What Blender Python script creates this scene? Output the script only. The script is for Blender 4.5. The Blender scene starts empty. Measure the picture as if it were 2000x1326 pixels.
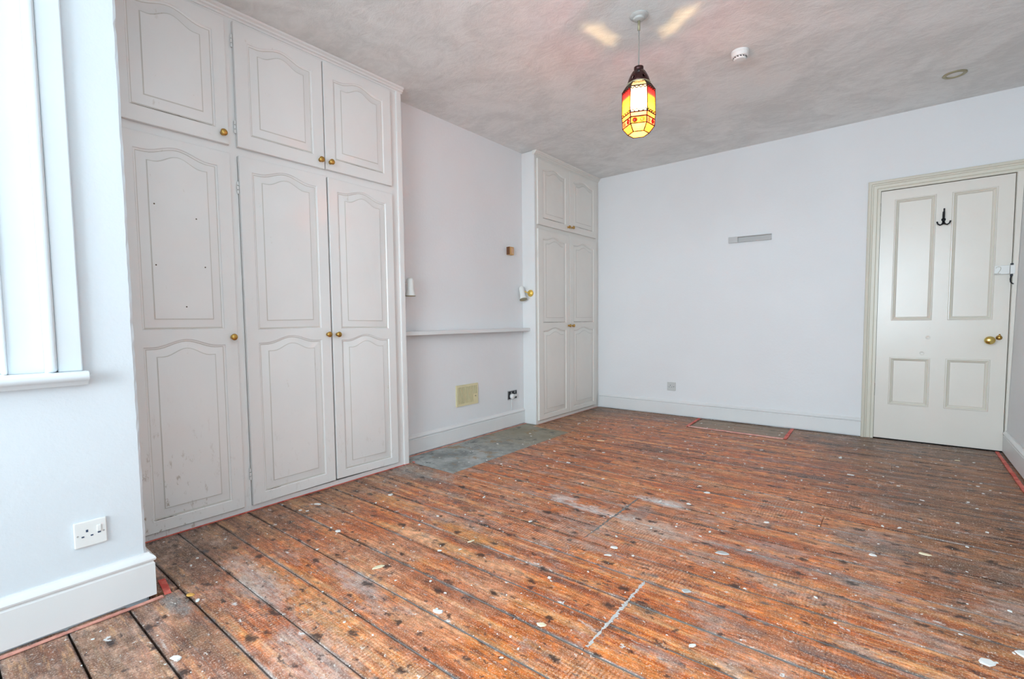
import bpy, bmesh, math, random
from mathutils import Vector, Matrix
C = bpy.context.scene.collection
sc = bpy.context.scene
random.seed(7)
PI = math.pi

# ------------------------------------------------------------------ camera
yaw, pitch, roll = 0.69468, 0.0594, -0.01274
cy_, sy_ = math.cos(yaw), math.sin(yaw); cp, sp = math.cos(pitch), math.sin(pitch)
F = Vector((-sy_*cp, cy_*cp, -sp)); R = Vector((cy_, sy_, 0)); U = R.cross(F)
R2 = R*math.cos(roll)+U*math.sin(roll); U2 = U*math.cos(roll)-R*math.sin(roll)
cam = bpy.data.cameras.new('camera'); co = bpy.data.objects.new('camera', cam); C.objects.link(co)
M = Matrix((R2, U2, -F)).transposed().to_4x4(); M.translation = Vector((2.60215, -4.94378, 0.98557))
co.matrix_world = M
cam.sensor_width = 36; cam.lens = 941.878/2000*36; cam.shift_x = 32.40/2000; cam.shift_y = 20.73/2000
cam.clip_start = 0.02
sc.camera = co
sc.view_settings.view_transform = 'Standard'; sc.view_settings.look = 'None'
sc.view_settings.gamma = 1; sc.view_settings.use_curve_mapping = False
sc.view_settings.exposure = 0.34

# ------------------------------------------------------------------ world + daylight
w = bpy.data.worlds.new('world'); sc.world = w; w.use_nodes = True
bg = w.node_tree.nodes['Background']; bg.inputs[0].default_value = (0.52, 0.80, 1.0, 1); bg.inputs[1].default_value = 0.5
def area(name, loc, rot, sx, sy, energy, col):
    l = bpy.data.lights.new(name, 'AREA'); l.shape = 'RECTANGLE'; l.size = sx; l.size_y = sy; l.energy = energy; l.color = col
    o = bpy.data.objects.new(name, l); C.objects.link(o); o.location = loc; o.rotation_euler = rot
    return o
# overcast daylight entering through the big bay window behind the camera and through the side window
area('daylight_bay', (2.05, -9.2, 1.75), (-PI/2, 0, PI), 5.0, 3.0, 660, (0.76, 0.91, 1.0))
area('daylight_side', (0.10, -5.30, 1.55), (0, -PI/2, 0), 1.3, 1.0, 125, (0.66, 0.88, 1.0))

# ------------------------------------------------------------------ node helpers
class NT:
    def __init__(s, name):
        s.m = bpy.data.materials.new(name); s.m.use_nodes = True; s.t = s.m.node_tree
        s.b = s.t.nodes['Principled BSDF']; s.out = s.t.nodes['Material Output']
    def n(s, typ, **k):
        nd = s.t.nodes.new(typ)
        for a, v in k.items():
            if a.startswith('i_'):
                key = a[2:]; key = int(key) if key.isdigit() else key.replace('_', ' ')
                s.set(nd.inputs[key], v)
            else: setattr(nd, a, v)
        return nd
    def set(s, sock, v):
        if isinstance(v, bpy.types.NodeSocket): s.t.links.new(v, sock)
        elif isinstance(v, (tuple, list)) and len(v) == 3 and sock.type == 'RGBA': sock.default_value = (*v, 1)
        else: sock.default_value = v
    def math(s, op, a, b=0.0, c=None, clamp=False):
        nd = s.t.nodes.new('ShaderNodeMath'); nd.operation = op; nd.use_clamp = clamp
        s.set(nd.inputs[0], a); s.set(nd.inputs[1], b)
        if c is not None: s.set(nd.inputs[2], c)
        return nd.outputs[0]
    def mix(s, f, a, b, mode='MIX'):
        nd = s.t.nodes.new('ShaderNodeMix'); nd.data_type = 'RGBA'; nd.blend_type = mode
        s.set(nd.inputs[0], f); s.set(nd.inputs[6], a); s.set(nd.inputs[7], b); return nd.outputs[2]
    def rng(s, v, a, b, c=0.0, d=1.0, smooth=True):
        nd = s.t.nodes.new('ShaderNodeMapRange'); nd.interpolation_type = 'SMOOTHSTEP' if smooth else 'LINEAR'
        s.set(nd.inputs[0], v); s.set(nd.inputs[1], a); s.set(nd.inputs[2], b); s.set(nd.inputs[3], c); s.set(nd.inputs[4], d)
        return nd.outputs[0]
    def pos(s): return s.n('ShaderNodeNewGeometry').outputs['Position']
    def vmul(s, v, xyz):
        nd = s.n('ShaderNodeVectorMath', operation='MULTIPLY'); s.set(nd.inputs[0], v); s.set(nd.inputs[1], xyz); return nd.outputs[0]
    def vadd(s, v, xyz):
        nd = s.n('ShaderNodeVectorMath', operation='ADD'); s.set(nd.inputs[0], v); s.set(nd.inputs[1], xyz); return nd.outputs[0]
    def noise(s, vec, scale, detail=3, rough=0.5, dist=0.0):
        nd = s.n('ShaderNodeTexNoise'); s.set(nd.inputs['Vector'], vec); nd.inputs['Scale'].default_value = scale
        nd.inputs['Detail'].default_value = detail; nd.inputs['Roughness'].default_value = rough; nd.inputs['Distortion'].default_value = dist
        return nd.outputs[0]
    def bump(s, h, strength, dist=0.01):
        nd = s.n('ShaderNodeBump'); nd.inputs['Strength'].default_value = strength; nd.inputs['Distance'].default_value = dist
        s.set(nd.inputs['Height'], h); s.set(s.b.inputs['Normal'], nd.outputs[0])
    def base(s, c): s.set(s.b.inputs['Base Color'], c)

def simple(name, col, rough=0.5, metal=0.0, bump=None, var=0.0):
    k = NT(name); p = k.pos()
    if var:
        k.base(k.mix(k.noise(p, 9, 4), tuple(c*(1-var) for c in col), tuple(min(1, c*(1+var)) for c in col)))
    else: k.base(tuple(col))
    k.b.inputs['Roughness'].default_value = rough; k.b.inputs['Metallic'].default_value = metal
    if bump: k.bump(k.noise(p, bump[0], 3), bump[1], 0.002)
    return k.m

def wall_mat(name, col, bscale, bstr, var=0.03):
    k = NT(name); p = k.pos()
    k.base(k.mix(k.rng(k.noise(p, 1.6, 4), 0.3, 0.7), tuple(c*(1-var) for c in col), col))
    a = k.noise(p, bscale, 4, 0.6); b = k.noise(p, 5, 3)
    k.bump(k.math('ADD', k.math('MULTIPLY', b, 2.5), a), bstr, 0.004)
    k.b.inputs['Roughness'].default_value = 0.75
    return k.m
M_wall2 = wall_mat('wall_paint_daylight_tint', (0.70, 0.735, 0.765), 60, 0.25)  # wall paint with the daylight's bluish tone and level put into its colour
M_wall = wall_mat('wall_paint', (0.83, 0.825, 0.83), 60, 0.25)
def ceiling_mat():
    k = NT('ceiling_plaster'); p = k.pos()
    a = k.noise(p, 2.2, 5, 0.6, 1.2)
    b = k.noise(k.vmul(p, (1, 1.6, 1)), 9, 5, 0.7, 1.5)
    f = k.math('ADD', k.math('MULTIPLY', a, 0.65), k.math('MULTIPLY', b, 0.35))
    k.base(k.mix(k.rng(f, 0.36, 0.62), (0.76, 0.76, 0.745), (0.90, 0.90, 0.885)))
    c = k.noise(p, 120, 3, 0.7)
    k.bump(k.math('ADD', k.math('MULTIPLY', b, 2.5), c), 0.32, 0.005)
    k.b.inputs['Roughness'].default_value = 0.9
    return k.m
M_ceil = ceiling_mat()
def paint_mat(name, col, dirt=0.0, rough=0.38, low=None):
    k = NT(name); p = k.pos()
    c = k.mix(k.rng(k.noise(p, 3, 4), 0.3, 0.7), tuple(x*0.965 for x in col), col)
    if dirt:
        d = k.math('MULTIPLY', k.rng(k.noise(k.vmul(p, (1, 1, 0.5)), 26, 5, 0.7), 0.66, 0.74), dirt)
        c = k.mix(d, c, (0.42, 0.32, 0.20))
    if low:   # scuffs and tide marks splashed on the lowest part of the doors
        sep = k.n('ShaderNodeSeparateXYZ'); k.set(sep.inputs[0], p)
        h = k.rng(sep.outputs[2], 0.75, 0.02)
        yy = k.rng(sep.outputs[1], -3.9, -4.35)
        n2 = k.rng(k.noise(k.vmul(p, (1, 1, 0.45)), 34, 5, 0.7), 0.57, 0.68)
        c = k.mix(k.math('MULTIPLY', k.math('MULTIPLY', h, n2), k.math('ADD', 0.12, k.math('MULTIPLY', yy, 0.7))), c, (0.30, 0.20, 0.10))
    k.base(c)
    k.b.inputs['Roughness'].default_value = rough
    k.bump(k.noise(k.vmul(p, (1, 1, 0.25)), 70, 3), 0.10, 0.002)
    return k.m
M_cup = paint_mat('cupboard_gloss_paint', (0.86, 0.835, 0.81), 0.25, 0.24, low=True)
M_farcup = paint_mat('far_cupboard_paint', (0.82, 0.785, 0.73), 0.2, 0.32)
M_door = paint_mat('door_paint', (0.80, 0.745, 0.675), 0.25, 0.25)
M_arch = paint_mat('architrave_aged_paint', (0.70, 0.655, 0.55), 0.5, 0.35)
M_skirt = paint_mat('skirting_paint', (0.80, 0.79, 0.78), 0.12, 0.4)
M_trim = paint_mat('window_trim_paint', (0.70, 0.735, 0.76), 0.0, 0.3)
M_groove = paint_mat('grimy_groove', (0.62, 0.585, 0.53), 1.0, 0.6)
M_crack = simple('open_crack', (0.10, 0.075, 0.05), 0.9)
M_dark = simple('dark_void', (0.012, 0.011, 0.010), 0.9)
M_brass = simple('aged_brass', (0.55, 0.33, 0.09), 0.28, 1.0, var=0.25)
M_gold = simple('bright_brass', (0.72, 0.55, 0.18), 0.22, 1.0)
M_yell = simple('lacquered_brass_plate', (0.80, 0.52, 0.10), 0.4, 0.35)
M_iron = simple('black_iron', (0.02, 0.022, 0.028), 0.35, 0.6)
M_chrome = simple('worn_chrome', (0.5, 0.5, 0.5), 0.35, 1.0)
M_grey = simple('grey_bar_paint', (0.44, 0.43, 0.42), 0.5, 0.2)
M_wplastic = simple('white_plastic', (0.80, 0.80, 0.78), 0.35)
M_cplastic = simple('cream_plastic', (0.76, 0.68, 0.42), 0.45)
M_enamel = simple('white_enamel', (0.82, 0.82, 0.79), 0.28)
M_hole = simple('pin_hole_shadow_plastic', (0.03, 0.06, 0.12), 0.6)
M_black = simple('black_plastic', (0.015, 0.018, 0.022), 0.4)
M_blockwood = simple('pine_block', (0.62, 0.36, 0.14), 0.6, var=0.2)
M_blockdark = simple('dark_block_side', (0.16, 0.06, 0.02), 0.6, var=0.2)  # darker brown on the near side of the block
M_grime = simple('aged_gold_ring', (0.40, 0.36, 0.24), 0.5, 0.5)
M_concrete = None
def tape_mat(name, a, b):
    k = NT(name); p = k.pos()
    k.base(k.mix(k.rng(k.noise(p, 14, 4, 0.7), 0.38, 0.6), a, b)); k.b.inputs['Roughness'].default_value = 0.6
    return k.m
M_tape = tape_mat('red_tape', (0.62, 0.07, 0.05), (0.78, 0.20, 0.15))
M_tape3 = tape_mat('pale_pink_tape', (0.78, 0.30, 0.24), (0.92, 0.52, 0.44))
M_tape2 = tape_mat('faded_salmon_tape', (0.55, 0.22, 0.17), (0.78, 0.36, 0.28))

def glass_mat():
    k = NT('window_glass'); t = k.n('ShaderNodeBsdfTransparent'); g = k.n('ShaderNodeBsdfGlossy'); g.inputs['Roughness'].default_value = 0.02
    mx = k.n('ShaderNodeMixShader'); mx.inputs[0].default_value = 0.08
    k.set(mx.inputs[1], t.outputs[0]); k.set(mx.inputs[2], g.outputs[0]); k.set(k.out.inputs[0], mx.outputs[0]); return k.m
M_glass = glass_mat()
def pane_mat(name, col, clear=0.4):
    k = NT(name); t = k.n('ShaderNodeBsdfTransparent'); t.inputs[0].default_value = (*col, 1)
    d = k.n('ShaderNodeBsdfTranslucent'); d.inputs[0].default_value = (*col, 1)
    g = k.n('ShaderNodeBsdfGlossy'); g.inputs['Roughness'].default_value = 0.15
    a = k.n('ShaderNodeMixShader'); a.inputs[0].default_value = clear
    k.set(a.inputs[1], d.outputs[0]); k.set(a.inputs[2], t.outputs[0])
    b = k.n('ShaderNodeMixShader'); b.inputs[0].default_value = 0.06
    k.set(b.inputs[1], a.outputs[0]); k.set(b.inputs[2], g.outputs[0]); k.set(k.out.inputs[0], b.outputs[0]); return k.m

# ------------------------------------------------------------------ floor materials
def floor_mat(name='varnished_pine_board', grey=0.0):
    k = NT(name); p = k.pos()
    rnd = k.n('ShaderNodeObjectInfo').outputs['Random']
    off = k.n('ShaderNodeCombineXYZ'); k.set(off.inputs[0], k.math('MULTIPLY', rnd, 37.0)); k.set(off.inputs[2], k.math('MULTIPLY', rnd, 11.0))
    q = k.vadd(p, off.outputs[0])
    sep = k.n('ShaderNodeSeparateXYZ'); k.set(sep.inputs[0], p); X, Y = sep.outputs[0], sep.outputs[1]
    big = k.noise(p, 1.5, 4, 0.6); big2 = k.noise(k.vadd(p, (7.3, 2.1, 0)), 2.6, 5, 0.65)
    g1 = k.noise(k.vmul(q, (0.9, 15, 1)), 1.0, 5, 0.62, 0.8)
    g2 = k.noise(k.vmul(q, (3.0, 150, 1)), 1.0, 4, 0.65)
    g = k.math('ADD', k.math('MULTIPLY', g1, 0.6), k.math('MULTIPLY', g2, 0.4))
    gc = k.rng(g, 0.40, 0.60, 0, 1, False)
    cr = k.n('ShaderNodeValToRGB'); k.set(cr.inputs[0], gc)
    el = cr.color_ramp.elements; el[0].position = 0; el[0].color = (0.26, 0.058, 0.016, 1); el[1].position = 1; el[1].color = (0.92, 0.50, 0.20, 1)
    e = el.new(0.28); e.color = (0.58, 0.125, 0.020, 1)
    e = el.new(0.62); e.color = (0.86, 0.275, 0.050, 1)
    c = cr.outputs[0]
    c = k.mix(k.rng(rnd, 0.0, 1.0, 0.0, 0.35, False), c, (0.50, 0.15, 0.036))
    wx = k.rng(X, 0.3, 0.9); wy = k.rng(Y, -1.2, -2.0)
    # sanded, pinkish worn areas
    wn = k.math('ADD', k.math('MULTIPLY', big, 0.5), k.math('MULTIPLY', big2, 0.5))
    wear = k.math('MULTIPLY', k.math('MULTIPLY', k.rng(wn, 0.46, 0.58), wx), wy)
    c = k.mix(k.math('MULTIPLY', wear, 0.58), c, k.mix(gc, (0.56, 0.24, 0.13), (0.92, 0.56, 0.38)))
    # chatter marks of the drum sander, in patches
    wv = k.n('ShaderNodeTexWave'); wv.bands_direction = 'X'; k.set(wv.inputs['Vector'], k.vmul(q, (1, 0.6, 1))); wv.inputs['Scale'].default_value = 24.0
    wv.inputs['Distortion'].default_value = 3.2; wv.inputs['Detail'].default_value = 2; wv.inputs['Detail Scale'].default_value = 2.0
    rip = k.math('MULTIPLY', wv.outputs[1], k.rng(k.noise(k.vmul(q, (14, 30, 1)), 1.0, 3), 0.36, 0.60))
    ripm = k.math('MAXIMUM', k.math('MULTIPLY', k.rng(k.noise(k.vadd(p, (3, 9, 0)), 1.6, 4), 0.50, 0.60), wy), k.math('MULTIPLY', k.rng(X, 1.5, 0.9), k.rng(Y, -4.0, -4.3)))
    c = k.mix(k.math('MULTIPLY', k.math('MULTIPLY', ripm, rip), 0.50), c, (0.82, 0.60, 0.46))
    c = k.mix(k.math('MULTIPLY', k.math('MULTIPLY', ripm, k.rng(wv.outputs[1], 0.35, 0.05)), 0.30), c, (0.16, 0.07, 0.04))
    n5 = k.noise(p, 5, 6, 0.72)
    # grey-brown dirt where the boards were never varnished
    ml = k.math('MULTIPLY', k.rng(k.math('ADD', X, k.math('MULTIPLY', n5, 0.7)), 0.95, 0.50), 0.66)
    c = k.mix(ml, c, k.mix(gc, (0.15, 0.09, 0.05), (0.46, 0.34, 0.21)))
    diag = k.math('ADD', Y, k.math('MULTIPLY', k.math('SUBTRACT', X, 0.54), 0.45))
    mc = k.math('MULTIPLY', k.rng(k.math('ADD', diag, k.math('MULTIPLY', n5, 0.9)), -3.45, -4.05), 0.72)
    c = k.mix(mc, c, k.mix(k.rng(n5, 0.40, 0.60), (0.10, 0.075, 0.06), (0.50, 0.40, 0.34)))
    dr = k.math('MULTIPLY', k.rng(k.math('ADD', X, k.math('ADD', k.math('MULTIPLY', Y, 0.30), k.math('MULTIPLY', n5, 1.5))), 2.25, 3.10), 0.82)
    c = k.mix(dr, c, k.mix(gc, (0.040, 0.026, 0.018), (0.38, 0.17, 0.065)))
    df = k.math('MULTIPLY', k.rng(k.math('ADD', Y, k.math('MULTIPLY', n5, 0.8)), -0.30, 0.35), 0.75)
    c = k.mix(df, c, k.mix(gc, (0.075, 0.05, 0.035), (0.32, 0.22, 0.14)))
    # dark oil smears running with the boards
    sm = k.noise(k.vmul(k.vadd(p, (11, 4, 0)), (1.3, 5, 1)), 1.6, 6, 0.72)
    c = k.mix(k.math('MULTIPLY', k.rng(sm, 0.57, 0.67), 0.65), c, (0.085, 0.055, 0.042))
    sm2 = k.noise(k.vmul(k.vadd(q, (2, 7, 0)), (2.5, 22, 1)), 1.6, 5, 0.7)
    c = k.mix(k.math('MULTIPLY', k.rng(sm2, 0.57, 0.66), 0.55), c, (0.13, 0.05, 0.03))
    c = k.mix(k.math('MULTIPLY', k.rng(sm2, 0.44, 0.36), 0.45), c, (0.84, 0.50, 0.24))
    # grey plaster dust, heavier in the middle of the room, and whiter trails
    du = k.noise(k.vmul(k.vadd(p, (1.7, 8.8, 0)), (1.4, 3.0, 1)), 1.9, 8, 0.78)
    c = k.mix(k.math('MULTIPLY', k.rng(k.math('ADD', du, k.math('MULTIPLY', k.rng(k.math('ABSOLUTE', k.math('ADD', Y, 2.85)), 1.0, 0.1), 0.045)), 0.53, 0.66), 0.62), c, (0.50, 0.43, 0.40))
    du2 = k.noise(k.vmul(k.vadd(p, (21.7, 3.3, 0)), (3, 8, 1)), 1.9, 7, 0.78)
    c = k.mix(k.math('MULTIPLY', k.rng(du2, 0.61, 0.70), 0.80), c, (0.72, 0.69, 0.67))
    du3 = k.noise(k.vmul(k.vadd(p, (5.7, 13.3, 0)), (5, 14, 1)), 2.1, 6, 0.75)
    c = k.mix(k.math('MULTIPLY', k.rng(du3, 0.60, 0.70), 0.60), c, (0.16, 0.15, 0.16))
    # dirt packed along the edges of every board
    fr = k.math('FRACT', k.math('DIVIDE', k.math('ADD', Y, 4.520+1.61), 0.161))
    ed = k.math('MULTIPLY', k.math('ABSOLUTE', k.math('SUBTRACT', fr, 0.5)), 2.0)
    en = k.math('ADD', ed, k.math('MULTIPLY', k.math('SUBTRACT', n5, 0.5), 0.34))
    c = k.mix(k.math('MULTIPLY', k.rng(en, 0.86, 0.985), 0.85), c, k.mix(k.rng(k.noise(p, 3.1, 4), 0.46, 0.56), (0.09, 0.05, 0.04), (0.33, 0.32, 0.32)))
    mo = k.noise(k.vmul(q, (22, 70, 1)), 1.0, 4, 0.7); mo2 = k.noise(p, 17, 5, 0.7)
    mm = k.math('MULTIPLY', k.rng(mo, 0.34, 0.66, 0.62, 1.22, False), k.rng(mo2, 0.34, 0.66, 0.66, 1.18, False))
    cm = k.n('ShaderNodeCombineColor'); k.set(cm.inputs[0], mm); k.set(cm.inputs[1], k.math('MULTIPLY', mm, 0.88)); k.set(cm.inputs[2], k.math('MULTIPLY', mm, 0.82))
    c = k.mix(1.0, c, cm.outputs[0], 'MULTIPLY')
    # individual stains and dust patches, where they lie in the room
    nz = k.n('ShaderNodeTexNoise', i_Vector=p, i_Scale=9.0, i_Detail=6.0, i_Roughness=0.75).outputs[0]
    def patch(c, cx, cy, rx, ry, col, amt):
        a = k.math('DIVIDE', k.math('SUBTRACT', X, cx), rx); b = k.math('DIVIDE', k.math('SUBTRACT', Y, cy), ry)
        r2 = k.math('ADD', k.math('MULTIPLY', a, a), k.math('MULTIPLY', b, b))
        f = k.math('ADD', r2, k.math('MULTIPLY', k.math('SUBTRACT', nz, 0.5), 5.5))
        fine = k.rng(mo, 0.35, 0.62, 0.35, 1.0)
        return k.mix(k.math('MULTIPLY', k.math('MULTIPLY', k.rng(f, 1.5, 0.0), amt), fine), c, col)
    for (cx, cy, rx, ry, col, amt) in (
        (1.21, -2.70, .10, .05, (.74, .72, .70), .8), (1.42, -2.74, .17, .045, (.74, .72, .70), .8), (1.66, -2.42, .14, .05, (.74, .73, .72), .8),
        (1.62, -2.62, .06, .10, (.25, .25, .25), .6), (1.80, -2.75, .22, .09, (.66, .55, .48), .6), (1.20, -1.40, .30, .055, (.07, .045, .03), .85),
        (0.62, -1.22, .30, .05, (.06, .04, .03), .8), (0.85, -1.85, .15, .04, (.08, .05, .035), .6), (1.45, -1.62, .20, .05, (.22, .19, .18), .7),
        (0.16, -2.90, .36, .10, (.36, .36, .34), .75), (0.45, -2.95, .22, .045, (.06, .05, .045), .75), (0.72, -4.15, .26, .07, (.62, .54, .50), .65),
        (0.98, -3.92, .22, .05, (.50, .48, .48), .6), (0.885, -3.142, .06, .030, (.04, .03, .03), .9), (1.97, -3.40, .05, .028, (.05, .04, .035), .9),
        (2.30, -2.75, .30, .05, (.28, .28, .28), .6), (2.55, -2.30, .25, .08, (.30, .28, .27), .55), (2.45, -3.30, .30, .03, (.10, .11, .12), .7),
        (2.80, -2.40, .30, .10, (.06, .045, .035), .6), (2.05, -1.45, .40, .06, (.16, .13, .12), .6), (1.62, -0.95, .45, .05, (.12, .08, .05), .5),
        (1.10, -3.35, .25, .05, (.86, .36, .06), .5), (1.75, -3.05, .25, .05, (.62, .16, .04), .5), (0.55, -3.30, .22, .05, (.82, .36, .08), .45),
        (1.35, -4.25, .30, .09, (.55, .46, .42), .6), (1.05, -4.42, .25, .06, (.11, .08, .065), .6), (0.45, -4.24, .12, .05, (.08, .05, .04), .6),
        (0.66, -4.40, .10, .04, (.24, .27, .27), .7)):
        c = patch(c, cx, cy, rx, ry, col, amt)
    # fine grit
    gr = k.noise(p, 230, 2, 0.6)
    c = k.mix(k.math('MULTIPLY', k.rng(gr, 0.56, 0.68), 0.50), c, (0.84, 0.74, 0.62))
    c = k.mix(k.math('MULTIPLY', k.rng(gr, 0.42, 0.30), 0.55), c, (0.06, 0.035, 0.03))
    # knots and nail stains
    def spots(vec, scale, r0, r1, keep, col, amt, c):
        v = k.n('ShaderNodeTexVoronoi', voronoi_dimensions='2D'); k.set(v.inputs['Vector'], vec); v.inputs['Scale'].default_value = scale
        s2 = k.n('ShaderNodeSeparateColor'); k.set(s2.inputs[0], v.outputs['Color'])
        rad = k.math('MULTIPLY', s2.outputs[1], r1)
        f = k.rng(v.outputs['Distance'], k.math('ADD', rad, r0), k.math('MULTIPLY', k.math('ADD', rad, r0), 0.25))
        f = k.math('MULTIPLY', f, k.math('GREATER_THAN', s2.outputs[0], keep))
        return k.mix(k.math('MULTIPLY', f, amt), c, col)
    wob = k.vadd(p, k.vmul(k.n('ShaderNodeTexNoise', i_Vector=p, i_Scale=34.0, i_Detail=5.0, i_Roughness=0.7).outputs[1], (0.085, 0.055, 0)))
    sd_ = k.noise(k.vmul(k.vadd(p, (31, 9, 0)), (7, 16, 1)), 1.5, 6, 0.75)
    c = k.mix(k.math('MULTIPLY', k.rng(sd_, 0.565, 0.66), 0.80), c, (0.10, 0.095, 0.105))
    sw_ = k.noise(k.vmul(k.vadd(p, (3, 29, 0)), (12, 26, 1)), 1.5, 6, 0.78)
    c = k.mix(k.math('MULTIPLY', k.rng(sw_, 0.60, 0.68), 0.62), c, (0.70, 0.66, 0.64))
    c = spots(k.vmul(wob, (4.2, 7.0, 0)), 1.0, 0.07, 0.10, 0.25, (0.035, 0.02, 0.018), 0.90, c)
    c = spots(k.vmul(wob, (7.0, 12.0, 0)), 1.0, 0.06, 0.11, 0.30, (0.045, 0.024, 0.024), 0.85, c)
    c = spots(k.vmul(wob, (13.0, 21.0, 0)), 1.0, 0.08, 0.10, 0.60, (0.07, 0.035, 0.03), 0.8, c)
    c = spots(k.vmul(wob, (9.0, 12.0, 0)), 1.0, 0.02, 0.10, 0.78, (0.78, 0.77, 0.76), 0.9, c)
    c = spots(k.vmul(wob, (26, 32, 0)), 1.0, 0.05, 0.12, 0.87, (0.84, 0.82, 0.78), 0.95, c)
    c = spots(k.vmul(wob, (55, 65, 0)), 1.0, 0.06, 0.16, 0.93, (0.86, 0.82, 0.76), 0.95, c)
    if grey: c = k.mix(grey, c, k.mix(g, (0.13, 0.105, 0.08), (0.40, 0.31, 0.20)))
    k.base(c)
    k.set(k.b.inputs['Roughness'], k.rng(wear, 0, 1, 0.42, 0.65))
    k.b.inputs['Specular IOR Level'].default_value = 0.35
    h = k.math('ADD', k.math('MULTIPLY', g2, 0.6), k.math('MULTIPLY', k.math('MULTIPLY', rip, ripm), 0.5))
    k.bump(k.math('ADD', h, k.math('MULTIPLY', gr, 0.3)), 0.35, 0.003)
    return k.m
M_floor = floor_mat()
M_hatch = floor_mat('grey_hatch_board', 0.6)
def concrete_mat():
    k = NT('hearth_concrete'); p = k.pos()
    a = k.noise(p, 5, 6, 0.7); b = k.noise(k.vadd(p, (4, 4, 4)), 5.5, 7, 0.75)
    sep = k.n('ShaderNodeSeparateXYZ'); k.set(sep.inputs[0], p)
    c = k.mix(k.rng(a, 0.35, 0.65), (0.22, 0.24, 0.23), (0.48, 0.50, 0.49))
    br = k.rng(k.math('ADD', sep.outputs[1], k.math('MULTIPLY', a, 1.2)), -1.75, -0.9)
    c = k.mix(k.math('MULTIPLY', br, 0.75), c, (0.30, 0.25, 0.16))
    c = k.mix(k.math('MULTIPLY', k.rng(b, 0.54, 0.62), 0.8), c, (0.33, 0.23, 0.13))
    c = k.mix(k.math('MULTIPLY', k.rng(b, 0.44, 0.36), 0.8), c, (0.10, 0.11, 0.11))
    k.base(c); k.b.inputs['Roughness'].default_value = 0.8; k.bump(k.math('ADD', a, b), 0.5, 0.006)
    return k.m
M_concrete = concrete_mat()
M_filler = simple('seam_filler', (0.20, 0.19, 0.18), 0.9, var=0.5)
M_whitefill = simple('white_joint_filler', (0.58, 0.55, 0.53), 0.9, var=0.15)

# ------------------------------------------------------------------ object helpers (all shapes given in metres, room coordinates)
WO = {}
def mesh_obj(name, verts, faces, mat, parent=None, smooth=False, bevel=0.0, seg=2, mats=None, fm=None, autosm=None):
    xs = [v[0] for v in verts]; ys = [v[1] for v in verts]; zs = [v[2] for v in verts]
    o0 = Vector(((min(xs)+max(xs))/2, (min(ys)+max(ys))/2, min(zs)))
    me = bpy.data.meshes.new(name); me.from_pydata([Vector(v)-o0 for v in verts], [], faces)
    for m in (mats or [mat]): me.materials.append(m)
    if fm:
        for i, k in enumerate(fm): me.polygons[i].material_index = k
    me.update()
    bm = bmesh.new(); bm.from_mesh(me); bmesh.ops.recalc_face_normals(bm, faces=bm.faces); bm.to_mesh(me); bm.free()
    if smooth: me.polygons.foreach_set('use_smooth', [True]*len(me.polygons))
    if autosm is not None:
        me.polygons.foreach_set('use_smooth', [True]*len(me.polygons)); me.set_sharp_from_angle(angle=math.radians(autosm))
    o = bpy.data.objects.new(name, me); C.objects.link(o)
    if parent is not None:
        o.parent = parent; o.location = o0 - WO[parent.name]
    else: o.location = o0
    WO[o.name] = o0
    if bevel:
        b = o.modifiers.new('bevel', 'BEVEL'); b.width = bevel; b.segments = seg; b.limit_method = 'ANGLE'
    return o
def empty(name, loc):
    o = bpy.data.objects.new(name, None); C.objects.link(o); o.location = loc; o.empty_display_size = 0.05; WO[o.name] = Vector(loc); return o
def tag(o, label=None, cat=None, group=None, kind=None):
    if label: o['label'] = label
    if cat: o['category'] = cat
    if group: o['group'] = group
    if kind: o['kind'] = kind
    return o
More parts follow.
